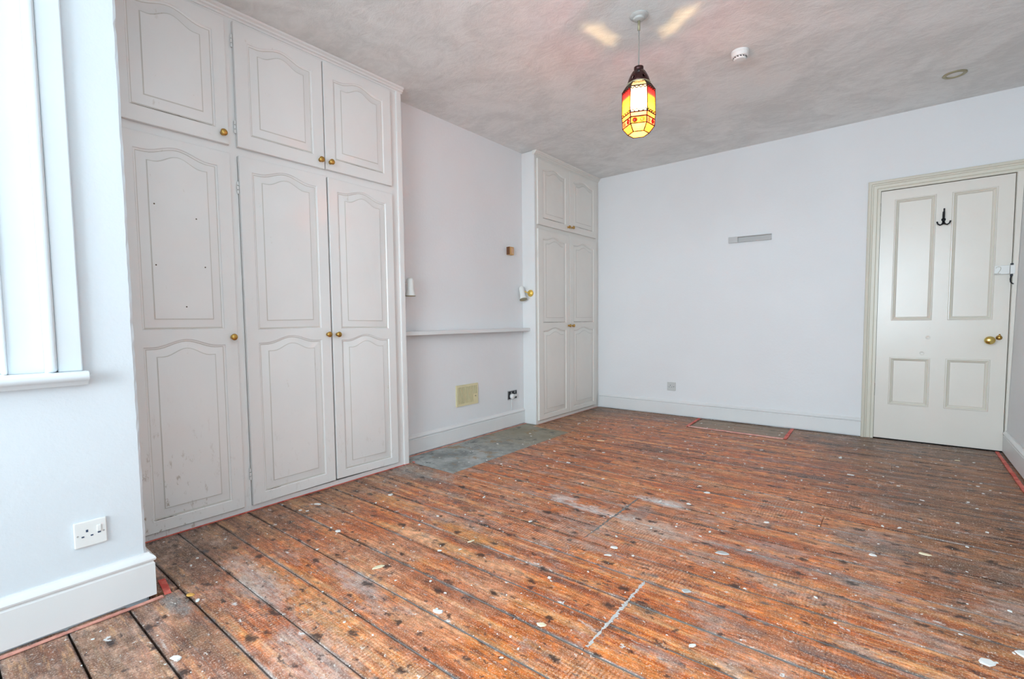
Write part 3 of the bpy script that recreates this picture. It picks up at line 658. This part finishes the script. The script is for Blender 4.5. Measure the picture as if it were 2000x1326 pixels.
# coat hook
b = MB(); X0 = 2.845
b.tube([(X0, -0.005, 1.758), (X0, -0.006, 1.665)], [0.007, 0.009], 10)
b.lathe((X0, -0.003, 1.70), (0, -1, 0), [(0.013, 0), (0.013, 0.003), (0.008, 0.009), (0.002, 0.011)], 12)
b.tube([(X0, -0.010, 1.700), (X0, -0.030, 1.722), (X0, -0.042, 1.752), (X0, -0.050, 1.775)], [0.005, 0.005, 0.0045, 0.005], 8)
for s in (-1, 1):
    b.tube([(X0, -0.010, 1.685), (X0+s*0.008, -0.026, 1.664), (X0+s*0.020, -0.034, 1.658), (X0+s*0.032, -0.036, 1.667), (X0+s*0.037, -0.036, 1.684)], [0.006, 0.0055, 0.005, 0.005, 0.0055], 8)
b.build('coat_hook', M_iron, leaf, smooth=True).__setitem__('label', 'black iron double coat hook screwed between the upper door panels')
# surface bolt with a pencilled 2
bb = MB(); bb.box(3.120, 3.197, -0.028, -0.004, 1.272, 1.333); rb = bb.build('rim_bolt', M_wplastic, leaf, bevel=0.003); rb['label'] = 'white painted rim bolt case marked with a handwritten 2'
bb = MB(); bb.tube([(3.128, -0.0285, 1.315), (3.131, -0.0285, 1.323), (3.140, -0.0285, 1.326), (3.150, -0.0285, 1.323), (3.153, -0.0285, 1.313), (3.150, -0.0285, 1.300), (3.143, -0.0285, 1.287), (3.139, -0.0285, 1.2795), (3.130, -0.0285, 1.2775), (3.122, -0.0285, 1.279)], 0.0012, 6)
bb.tube([(3.139, -0.0285, 1.2795), (3.147, -0.0285, 1.276), (3.153, -0.0285, 1.277)], 0.0012, 6); bb.build('numeral', M_grime, rb)
kp = MB().box(3.199, 3.223, -0.026, -0.0225, 1.272, 1.333).build('bolt_keeper', M_wplastic, d1, bevel=0.003)
b = MB(); b.box(3.200, 3.214, -0.024, -0.008, 1.334, 1.346); b.box(3.200, 3.214, -0.024, -0.008, 1.256, 1.271)
b.tube([(3.205, -0.022, 1.258), (3.202, -0.022, 1.235), (3.204, -0.023, 1.215), (3.214, -0.024, 1.203), (3.219, -0.024, 1.203)], 0.004, 8)
b.build('latch_hook', M_iron, d1)
# lining and architrave, one sweep mitred at the top left corner
t1 = tag(empty('trim_1', (2.43, 0, 0)), kind='structure')
prof = [(0.0, 0.0), (0.0, 0.014), (0.018, 0.014), (0.021, 0.018), (0.024, 0.014), (0.044, 0.015), (0.048, 0.020), (0.056, 0.022), (0.060, 0.028), (0.070, 0.031), (0.078, 0.028), (0.081, 0.020), (0.081, 0.0)]
vs = []; n = len(prof)
xi, zi = 2.475, 1.972
for (kind) in ('bot', 'corner', 'end'):
    for u, d in prof:
        if kind == 'bot': vs.append((xi-u, -d, 0.002))
        elif kind == 'corner': vs.append((xi-u, -d, zi+u))
        else: vs.append((W+0.022, -d, zi+u))
fs = [(l*n+i, l*n+(i+1) % n, (l+1)*n+(i+1) % n, (l+1)*n+i) for l in range(2) for i in range(n)]+[tuple(range(n)), tuple(range(2*n, 3*n))]
MB().add(vs, fs).build('architrave', M_arch, t1, autosm=30)
b = MB(); b.add([(3.2125, -0.022, 0.002), (3.2205, -0.022, 0.002), (3.2455, -0.022, 1.9715), (3.2125, -0.022, 1.9715), (3.2125, -0.0003, 0.002), (3.2205, -0.0003, 0.002), (3.2455, -0.0003, 1.9715), (3.2125, -0.0003, 1.9715)],
    [(0, 1, 2, 3), (4, 5, 6, 7), (0, 1, 5, 4), (1, 2, 6, 5), (2, 3, 7, 6), (3, 0, 4, 7)]); b.build('architrave', M_door, t1)
b = MB(); b.box(2.463, 2.474, 0.0005, 0.119, 0.0, 1.972); b.box(3.211, 3.2245, 0.0005, 0.119, 0.0, 1.972); b.box(2.463, 3.2245, 0.0005, 0.119, 1.973, 1.984)
b.build('door_lining', M_arch, t1)
MB().box(2.475, 3.210, 0.045, 0.118, -0.002, 1.972).build('dark_landing', M_dark, t1)

# ------------------------------------------------------------------ sockets
def socket(label, o, u, nrm, switch=True, mat=None):
    """single British socket; o=centre on the wall, u=unit vector to the right as seen, nrm=out of the wall"""
    o, u, nn, z = Vector(o), Vector(u), Vector(nrm), Vector((0, 0, 1))
    root = tag(empty('wall_socket', o), label, 'socket')
    def bx(mb, a0, a1, b0, b1, c0, c1):
        vs = [tuple(o+u*a+z*b_+nn*c) for a in (a0, a1) for b_ in (b0, b1) for c in (c0, c1)]
        mb.add(vs, [(0,1,3,2),(4,6,7,5),(0,4,5,1),(2,3,7,6),(0,2,6,4),(1,5,7,3)])
    m = MB(); bx(m, -0.043, 0.043, -0.043, 0.043, 0.0005, 0.009); m.build('face_plate', mat or M_wplastic, root, bevel=0.003)
    m = MB(); bx(m, -0.0125, -0.0065, 0.006, 0.014, 0.0092, 0.0097); m.build('pin_hole', M_hole, root)
    m = MB(); bx(m, -0.0245, -0.0175, -0.010, -0.0055, 0.0092, 0.0097); m.build('pin_hole', M_hole, root)
    m = MB(); bx(m, -0.001, 0.006, -0.010, -0.0055, 0.0092, 0.0097); m.build('pin_hole', M_hole, root)
    m = MB(); bx(m, 0.016, 0.028, 0.0, 0.022, 0.008, 0.0125); m.build('rocker_switch', mat or M_wplastic, root, bevel=0.002)
    m = MB(); bx(m, 0.018, 0.026, -0.006, -0.001, 0.0092, 0.0097); m.build('indicator', M_hole, root)
    for s in (-1, 1):
        MB().lathe(o+u*(s*0.034)-z*0.002+nn*0.009, nn, [(0.003, 0), (0.003, 0.0006), (0.001, 0.0008)], 8).build('screw', M_grey, root)
    return root
socket('white single wall socket on the near left wall under the window', (0.54, -4.605, 0.297), (0, 1, 0), (1, 0, 0))
socket('small grey-white single socket low on the far wall between wardrobe and door', (0.836, 0, 0.297), (1, 0, 0), (0, -1, 0), mat=simple('dull_plastic', (0.60, 0.60, 0.58), 0.5))
# black and chrome double socket with a white plug in it
r = tag(empty('double_socket', (RX, -1.415, 0.302)), 'black and chrome double socket with white plug low in the alcove beside far wardrobe', 'socket')
MB().box(RX+0.0005, RX+0.008, -1.484, -1.346, 0.260, 0.343).build('face_plate', M_chrome, r, bevel=0.003)
MB().box(RX+0.008, RX+0.0100, -1.478, -1.352, 0.266, 0.337).build('insert', M_black, r, bevel=0.001)
for y in (-1.437, -1.385): MB().box(RX+0.010, RX+0.013, y-0.006, y+0.006, 0.316, 0.332).build('rocker_switch', M_chrome, r, bevel=0.001)
p_ = tag(empty('power_plug', (RX+0.012, -1.435, 0.289)), 'white plug in the black alcove socket with its flex running down', 'plug')
MB().lathe((RX+0.0105, -1.438, 0.291), (1, 0, 0), [(0.024, 0), (0.0255, 0.012), (0.022, 0.026), (0.014, 0.031), (0.004, 0.032)], 18).build('plug_body', M_wplastic, p_, smooth=True)
MB().box(RX+0.0105, RX+0.024, -1.405, -1.368, 0.283, 0.306).build('adaptor', M_wplastic, p_, bevel=0.003)
MB().tube([(RX+0.018, -1.440, 0.270), (RX+0.020, -1.443, 0.240), (RX+0.016, -1.440, 0.205), (RX+0.010, -1.430, 0.175), (RX+0.006, -1.425, 0.156)], 0.0028, 8).build('flex', M_wplastic, p_, smooth=True)

# ------------------------------------------------------------------ air vent
v_ = tag(empty('air_vent', (RX, -2.03, 0.29)), 'cream slotted air vent low on the alcove wall under the shelf', 'vent')
ya, yb, za, zb = -2.160, -1.898, 0.292, 0.466
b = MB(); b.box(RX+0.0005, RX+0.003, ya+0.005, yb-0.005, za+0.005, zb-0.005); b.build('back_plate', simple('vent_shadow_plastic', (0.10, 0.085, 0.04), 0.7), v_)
b = MB(); b.box(RX+0.0005, RX+0.011, ya, yb, za, za+0.020); b.box(RX+0.0005, RX+0.011, ya, yb, zb-0.018, zb); b.box(RX+0.0005, RX+0.011, ya, ya+0.020, za+0.02, zb-0.018); b.box(RX+0.0005, RX+0.011, yb-0.016, yb, za+0.02, zb-0.018); b.box(RX+0.0005, RX+0.011, yb-0.056, yb-0.016, za+0.02, za+0.085)
b.build('frame', M_cplastic, v_)
for i in range(11):
    y = ya+0.026+i*0.0172
    MB().box(RX+0.003, RX+0.010, y, y+0.0095, za+0.02, zb-0.018).build('slat', M_cplastic, v_)
for q in range(2):
    MB().box(RX+0.003, RX+0.010, yb-0.050+q*0.017, yb-0.041+q*0.017, za+0.085, zb-0.018).build('slat', M_cplastic, v_)
MB().lathe((RX+0.011, yb-0.034, za+0.068), (1, 0, 0), [(0.006, 0), (0.005, 0.005), (0.002, 0.007)], 10).build('slider_knob', M_grime, v_, smooth=True)

# ------------------------------------------------------------------ wooden block on the alcove wall
b = MB(); b.box(RX+0.0005, RX+0.034, -1.470, -1.405, 1.588, 1.660, 0)
wb = b.build('bell_push_block', M_blockwood, bevel=0.002); tag(wb, 'small square varnished wooden block high on the alcove wall', 'block')
MB().box(RX+0.002, RX+0.036, -1.4735, -1.4705, 1.590, 1.658).build('side_cheek', M_blockdark, wb)
MB().box(RX+0.0345, RX+0.039, -1.444, -1.420, 1.600, 1.648).build('face_strip', simple('pale_strip', (0.68, 0.42, 0.26), 0.5), wb, bevel=0.001)

# ------------------------------------------------------------------ spot lamps
def spot(label, mount, mn, top, bottom, s=1.0, plate=M_enamel, pr=0.030):
    mount, mn, top, bottom = Vector(mount), Vector(mn), Vector(top), Vector(bottom)
    root = tag(empty('spot_lamp', mount), label, 'wall lamp', )
    MB().lathe(mount, mn, [(pr, 0.0005), (pr, 0.006), (pr*0.8, 0.014), (0.010, 0.018), (0.008, 0.020)], 20).build('rosette', plate, root, smooth=True)
    ax = (bottom-top); L = ax.length; mid = top+ax*0.30
    MB().tube([mount+mn*0.014, mount+mn*0.03, mid], [0.006, 0.0055, 0.006], 8).build('arm', plate, root, smooth=True)
    r0 = 0.0245*s
    hd = [(0.004, 0.0), (r0*0.6, 0.004), (r0*0.92, 0.014), (r0, 0.026), (r0, L*0.62), (r0*1.04, L*0.70), (r0*1.36, L*0.94), (r0*1.42, L), (r0*1.34, L), (r0*1.0, L*0.72), (0.003, L*0.66)]
    sh = MB().lathe(top, ax, hd, 24).build('shade', M_enamel, root, smooth=True)
    rim = MB().lathe(top, ax, [(r0*1.43, L*0.975), (r0*1.47, L*1.0), (r0*1.43, L*1.01), (r0*1.30, L*1.01), (r0*1.30, L*0.99)], 24).build('rim', M_grime, sh, smooth=True)
    return root
spot('white enamel spot lamp hanging upright beside the edge of the large near wardrobe', (-0.085, -2.785, 1.262), (0, 1, 0), (-0.052, -2.692, 1.303), (-0.052, -2.692, 1.172), 1.08, M_wplastic, 0.03)
spot('white spot lamp tilted on a yellow brass plate on the small far wardrobe side', (-0.050, -1.2335, 1.245), (0, -1, 0), (-0.118, -1.292, 1.312), (-0.072, -1.318, 1.185), 1.0, M_yell, 0.032)

# ------------------------------------------------------------------ grey rail on far wall
rl = empty('wall_rail', (1.54, 0, 1.69)); tag(rl, 'short grey metal rail fixed alone on the far white wall', 'rail')
b = MB(); pr = [(0, -0.001, 0), (0, -0.020, 0), (0, -0.020, 0.006), (0, -0.006, 0.008), (0, -0.006, 0.045), (0, -0.020, 0.047), (0, -0.020, 0.053), (0, -0.001, 0.053)]
b.extr(pr, (1.440, 0, 1.689), (1.716, 0, 1.685)); b.build('channel', M_grey, rl)
b = MB(); b.extr([(0, -0.0005, 0), (0, -0.022, 0), (0, -0.022, 0.054), (0, -0.0005, 0.054)], (1.362, 0, 1.690), (1.442, 0, 1.6885)); b.build('end_cover', simple('light_grey_cover', (0.56, 0.55, 0.54), 0.5), rl, bevel=0.002)

# ------------------------------------------------------------------ ceiling fittings
sd = tag(empty('smoke_detector', (1.847, -1.760, H)), 'round white smoke detector on the ceiling right of the lantern', 'smoke alarm')
MB().lathe((1.847, -1.760, H-0.0005), (0, 0, -1), [(0.048, 0), (0.048, 0.010), (0.046, 0.012)], 32).build('base_ring', M_wplastic, sd, smooth=False, autosm=30)
MB().lathe((1.847, -1.760, H-0.012), (0, 0, -1), [(0.046, 0.0), (0.046, 0.014), (0.043, 0.022), (0.036, 0.024), (0.034, 0.033), (0.030, 0.038), (0.010, 0.040), (0.001, 0.040)], 32).build('body', M_wplastic, sd, autosm=35)
for i in range(14):
    a = 2*PI*i/14; MB().tube([(1.847+0.0345*math.cos(a), -1.760+0.0345*math.sin(a), H-0.0365), (1.847+0.0345*math.cos(a+0.28), -1.760+0.0345*math.sin(a+0.28), H-0.0405)], 0.0032, 6).build('vent_slot', M_black, sd)
dl = tag(empty('downlight', (2.843, -0.545, H)), 'round recessed ceiling downlight above the door end of the room', 'downlight')
MB().lathe((2.843, -0.545, H-0.0005), (0, 0, -1), [(0.060, 0), (0.061, 0.003), (0.056, 0.007), (0.044, 0.008), (0.041, 0.004), (0.041, 0.001)], 32).build('bezel', M_grime, dl, smooth=True)
MB().lathe((2.843, -0.545, H-0.0003), (0, 0, -1), [(0.041, 0), (0.041, 0.0016), (0.001, 0.0016)], 32).build('lens', M_wplastic, dl)

# ------------------------------------------------------------------ hanging lantern
LX, LY = 1.535, -2.474
cr = tag(empty('pendant_lantern', (LX, LY, H)), 'lit red and amber glass lantern hanging by a thin flex from the ceiling', 'pendant light')
MB().lathe((LX, LY, H-0.0005), (0, 0, -1), [(0.046, 0), (0.046, 0.004), (0.041, 0.010), (0.030, 0.014), (0.026, 0.022), (0.018, 0.026), (0.006, 0.028)], 28).build('ceiling_rose', simple('painted_rose_grey', (0.52, 0.51, 0.49), 0.5), cr, autosm=35)
MB().tube([(LX, LY, H-0.026), (LX, LY, 2.285)], 0.0033, 8).build('flex', simple('grey_flex', (0.30, 0.28, 0.26), 0.6), cr, smooth=True)
MB().tube([(LX, LY, H-0.026), (LX, LY, H-0.075)], 0.007, 8).build('flex_grip', M_grime, cr, smooth=True)
# pierced metal dome: facets left open where the holes are punched
n = 24; prof = [(0.020, 2.292), (0.024, 2.290), (0.024, 2.278), (0.021, 2.275), (0.032, 2.266), (0.042, 2.250), (0.050, 2.233), (0.055, 2.217), (0.057, 2.204)]
vs = []; fs = []
for rr, z in prof: vs += [(LX+rr*math.cos(2*PI*j/n), LY+rr*math.sin(2*PI*j/n), z) for j in range(n)]
for i in range(len(prof)-1):
    for j in range(n):
        if i in (4, 6) and j % 4 == (1 if i == 6 else 3): continue
        fs.append((i*n+j, i*n+(j+1) % n, (i+1)*n+(j+1) % n, (i+1)*n+j))
fs.append(tuple(range(n)))
M_capm = simple('dark_pierced_metal', (0.055, 0.022, 0.022), 0.35, 0.7)
dome = MB().add(vs, fs).build('dome_cap', M_capm, cr, smooth=True)
dome.modifiers.new('solid', 'SOLIDIFY').thickness = 0.0015
MB().lathe((LX, LY, 2.207), (0, 0, -1), [(0.055, 0), (0.060, 0.002), (0.061, 0.007), (0.055, 0.010), (0.050, 0.008), (0.050, 0.002)], 24).build('collar', M_grime, cr, smooth=True)
NS = 6; rot = math.radians(24)
def ring(rr, z): return [Vector((LX+rr*math.cos(rot+2*PI*j/NS), LY+rr*math.sin(rot+2*PI*j/NS), z)) for j in range(NS)]
levels = [ring(0.060, 2.199), ring(0.081, 2.170), ring(0.083, 2.040), ring(0.080, 2.018), ring(0.079, 1.985), ring(0.052, 1.952)]
amber = pane_mat('amber_glass', (0.26, 0.09, 0.015), 0.2); red = pane_mat('red_glass', (0.30, 0.02, 0.01), 0.15)
clear_top = pane_mat('thin_clear_glass', (0.95, 0.86, 0.66), 0.9)
clear = pane_mat('frosted_clear_glass', (0.85, 0.72, 0.50), 0.40); orange = pane_mat('orange_glass', (0.20, 0.035, 0.004), 0.12)
def shaded_pane():
    # glass sheet stained red at both ends and running to amber in the middle
    k = NT('red_amber_stained_glass'); p = k.pos(); s3 = k.n('ShaderNodeSeparateXYZ'); k.set(s3.inputs[0], p); z = s3.outputs[2]
    f = k.math('MULTIPLY', k.rng(z, 2.135, 2.10), k.rng(z, 2.038, 2.055))
    col = k.mix(f, (0.24, 0.006, 0.008), (0.36, 0.10, 0.004))
    t = k.n('ShaderNodeBsdfTransparent'); d = k.n('ShaderNodeBsdfTranslucent'); k.set(t.inputs[0], col); k.set(d.inputs[0], col)
    a = k.n('ShaderNodeMixShader'); a.inputs[0].default_value = 0.3; k.set(a.inputs[1], d.outputs[0]); k.set(a.inputs[2], t.outputs[0]); k.set(k.out.inputs[0], a.outputs[0]); return k.m
stain = shaded_pane()
front_col = {}
for j in range(NS):
    mid = (levels[1][j]+levels[1][(j+1) % NS])/2-Vector((LX, LY, 2.168))
    tocam = Vector((2.602-LX, -4.944+2.474, 0)).normalized()
    front_col[j] = mid.normalized().dot(tocam)
order = sorted(front_col, key=lambda j: -front_col[j])
for l in range(5):
    for j in range(NS):
        a, b_, c_, d_ = levels[l][j], levels[l][(j+1) % NS], levels[l+1][(j+1) % NS], levels[l+1][j]
        cen = (a+b_+c_+d_)/4; q = [cen+(v-cen)*0.97 for v in (a, b_, c_, d_)]
        if l == 1: m = clear if j == order[0] else stain
        elif l == 0: m = M_capm if j % 2 else clear_top
        elif l == 2: m = (orange, red, orange)[j % 3]
        elif l == 3: m = (orange, red)[j % 2]
        else: m = (amber, orange)[j % 2]
        mesh_obj('glass_pane', [tuple(v) for v in q], [(0, 1, 2, 3)], m, cr)
MB().add([tuple(v) for v in ring(0.050, 1.9525)], [tuple(range(NS))]).build('base_pane', amber, cr)
M_fil = simple('lantern_brass_frame', (0.05, 0.02, 0.010), 0.5, 0.4)
b = MB()
for j in range(NS): b.tube([levels[i][j] for i in range(6)], 0.0032, 6)
for i in range(6): b.tube(levels[i]+[levels[i][0]], 0.0030 if i not in (2, 3) else 0.0034, 6)
b.build('brass_frame', M_fil, cr)
# scalloped filigree at the top and bottom of each pane, and glass jewels round the foot
for j in range(NS):
    b = MB()
    for (l, ta, sgn) in ((1, 0.0, -1), (2, 0.0, 1)):
        A, B = levels[l][j], levels[l][(j+1) % NS]; out = ((A+B)/2-Vector((LX, LY, (A+B).z/2))).normalized()
        for q in range(4):
            cc = A.lerp(B, (q+0.5)/4)+out*0.002; rr = 0.0085; e = (B-A).normalized()
            pts = [cc+e*(rr*math.cos(t))+Vector((0, 0, sgn*abs(rr*1.5*math.sin(t)))) for t in [PI*i/6 for i in range(7)]]
            b.tube(pts, 0.0026, 5)
    tag(b.build('filigree', M_fil, cr), kind='stuff')
for j in range(NS):
    A, B = levels[3][j], levels[3][(j+1) % NS]; A2, B2 = levels[4][j], levels[4][(j+1) % NS]; out = ((A+B)/2-Vector((LX, LY, (A+B).z/2))).normalized()
    for t in (0.27, 0.73):
        cc = (A.lerp(B, t)+A2.lerp(B2, t))/2
        MB().lathe(cc, out, [(0.0125, 0.0), (0.0115, 0.003), (0.007, 0.0055), (0.002, 0.0065)], 12).build('glass_jewel', clear if (j+int(t*2)) % 2 else amber, cr, smooth=True)
# bulb
k = NT('glowing_bulb'); em = k.n('ShaderNodeEmission'); em.inputs[0].default_value = (1.0, 0.72, 0.36, 1); em.inputs[1].default_value = 16; k.set(k.out.inputs[0], em.outputs[0])
MB().lathe((LX, LY, 2.165), (0, 0, -1), [(0.010, 0), (0.012, 0.014), (0.022, 0.032), (0.028, 0.052), (0.026, 0.072), (0.016, 0.088), (0.003, 0.094)], 20).build('bulb', k.m, cr, smooth=True)
MB().tube([(LX, LY, 2.285), (LX, LY, 2.165)], 0.012, 12).build('lamp_holder', M_wplastic, cr)
pl = bpy.data.lights.new('lantern_light', 'POINT'); pl.energy = 36; pl.color = (1.0, 0.74, 0.42); pl.shadow_soft_size = 0.018
po = bpy.data.objects.new('lantern_light', pl); C.objects.link(po); po.parent = cr; po.location = (0, 0, 2.100-H+0.0)
po.location = (0.0, 0.0, 2.060-H)

# ------------------------------------------------------------------ debris on the floor
M_flake = simple('white_paint_flake', (0.80, 0.79, 0.76), 0.8)
M_cream = simple('cream_paint_flake', (0.82, 0.72, 0.50), 0.8)
M_woodc = simple('orange_wood_chip', (0.78, 0.42, 0.10), 0.7)
M_greyf = simple('grey_mortar_flake', (0.50, 0.51, 0.50), 0.9, var=0.2)
def flake(mb, x, y, r, el=1.0, ang=0.0, z=0.0015, th=0.0015, n=7):
    vs = []; ca, sa = math.cos(ang), math.sin(ang)
    for top in (0, 1):
        for i in range(n):
            a = 2*PI*i/n; rr = r*(random.uniform(0.65, 1.15)) if top == 0 else None
            if top == 0: px, py = rr*el*math.cos(a), rr*math.sin(a); vs.append((x+px*ca-py*sa, y+px*sa+py*ca, z))
            else:
                v = vs[i]; vs.append((x+(v[0]-x)*0.85, y+(v[1]-y)*0.85, z+th*random.uniform(0.7, 1.5)))
    mb.add(vs, [tuple(range(n))[::-1], tuple(range(n, 2*n))]+[(i, (i+1) % n, n+(i+1) % n, n+i) for i in range(n)])
    return mb
FL = [  # x, y, radius, elongation, angle, material, name, label
 (1.743, -3.696, 0.011, 1.5, 0.6, M_cream, 'paint_flake', 'small cream rectangular flake near the bottom centre of the floor'),
 (1.428, -3.859, 0.013, 1.8, 0.3, M_flake, 'paint_flake', 'white paint flake lying on a seam left of the cream flake'),
 (2.065, -2.826, 0.02, 1.5, 0.2, M_greyf, 'mortar_flake', 'round grey mortar flake right of centre on the orange boards'),
 (2.041, -3.208, 0.015, 1.2, 0.2, M_greyf, 'mortar_flake', 'pale grey lump right of the white filled board joint'),
 (2.716, -2.323, 0.012, 1.8, 0.0, M_cream, 'paint_flake', 'cream sliver on the dark boards at the right'),
 (2.825, -3.049, 0.018, 1.5, 0.5, M_flake, 'paint_flake', 'torn white flake in the bottom right corner of the floor'),
 (2.910, -2.936, 0.022, 1.0, 0.3, M_flake, 'paint_flake', 'white flake cut by the right edge of the picture'),
 (2.550, -2.465, 0.012, 1.5, 0.0, M_flake, 'paint_flake', 'white flake just left of the cream sliver'),
 (0.645, -4.353, 0.01, 1.6, 0.9, M_woodc, 'wood_chip', 'orange wood chip near the left skirting corner'),
 (1.020, -3.803, 0.012, 2.5, 1.2, M_cream, 'paint_flake', 'pale splinter on the boards in front of the near wardrobe'),
 (2.145, -2.370, 0.009, 1.6, 0.2, M_flake, 'paint_flake', 'white flake in the middle of the floor towards the door'),
 (0.765, -1.411, 0.006, 6, 0.25, M_cream, 'splinter', 'thin pale splinter lying on boards beyond the hearth slab'),
 (1.345, -1.632, 0.006, 5, -0.3, M_flake, 'splinter', 'thin white splinter on the dark smear near the middle'),
 (1.801, -2.127, 0.014, 1.3, 0.1, M_flake, 'paint_flake', 'broad white flake between the lantern and the floor patch'),
 (1.775, -2.360, 0.01, 1.2, 0, M_flake, 'paint_flake', 'white chip beside the dusty patch in mid floor'),
 (2.943, -0.463, 0.01, 2, 0.2, M_cream, 'paint_flake', 'cream flake on the boards just in front of the door'),
 (0.876, -2.098, 0.012, 1.2, 0.2, M_flake, 'paint_flake', 'small round white chip on orange boards beside the hearth'),
 (0.590, -3.713, 0.012, 1.5, 1.0, M_flake, 'paint_flake', 'white chip on the floor before the middle tall wardrobe door'),
 (0.194, -3.590, 0.012, 1.8, 0.5, M_flake, 'paint_flake', 'pale chip close to the foot of the near wardrobe'),
 (0.990, -4.502, 0.012, 1.8, 0.4, M_flake, 'paint_flake', 'white scrap on the grey board at the bottom left'),
 (0.399, -3.254, 0.014, 1.2, 0.3, M_flake, 'paint_flake', 'cluster flake near the right end of the near wardrobe'),
 (0.006, -2.745, 0.01, 1.4, 0.3, M_tape, 'tape_scrap', 'crumpled red tape scrap at the right foot of the near wardrobe'),
 (1.688, -3.058, 0.012, 1.5, 0.3, M_flake, 'paint_flake', 'small white flake in the middle of the sanded boards'),
 (2.402, -1.264, 0.009, 2.5, 0, M_flake, 'paint_flake', 'long white flake on the far boards before the door'),
 (1.159, -3.400, 0.006, 3.5, 1.3, M_cream, 'splinter', 'short pale splinter left of the dark filled joint'),
]
for x, y, r_, el_, an, m_, nm, lb in FL:
    tag(flake(MB(), x, y, r_, el_, an, th=0.003).build(nm, m_), lb, 'debris')
mb = MB()
cnt = 0
while cnt < 600:
    x = random.uniform(0.03, W-0.05); y = -0.05-4.75*random.random()**0.9
    if y < -4.40 and x < 0.62: continue
    d = 0.5+0.5*math.sin(x*3.1+1)*math.sin(y*2.3+0.5)
    if random.random() > 0.35+0.65*d: continue
    flake(mb, x, y, random.choice([0.0015, 0.002, 0.0025, 0.003, 0.0045]), random.uniform(1, 1.8), random.uniform(0, 3), th=0.001, n=5); cnt += 1
for q in range(170):
    x = random.uniform(0.15, W-0.15); y = -0.15-4.2*random.random()
    if y < -4.35 and x < 0.66: continue
    flake(mb, x, y, random.uniform(0.004, 0.0085), random.uniform(1, 2.2), random.uniform(0, 3), th=0.002, n=7)
tag(mb.build('paint_flecks', M_flake), 'fine white paint flecks scattered all over the floorboards', 'debris', kind='stuff')
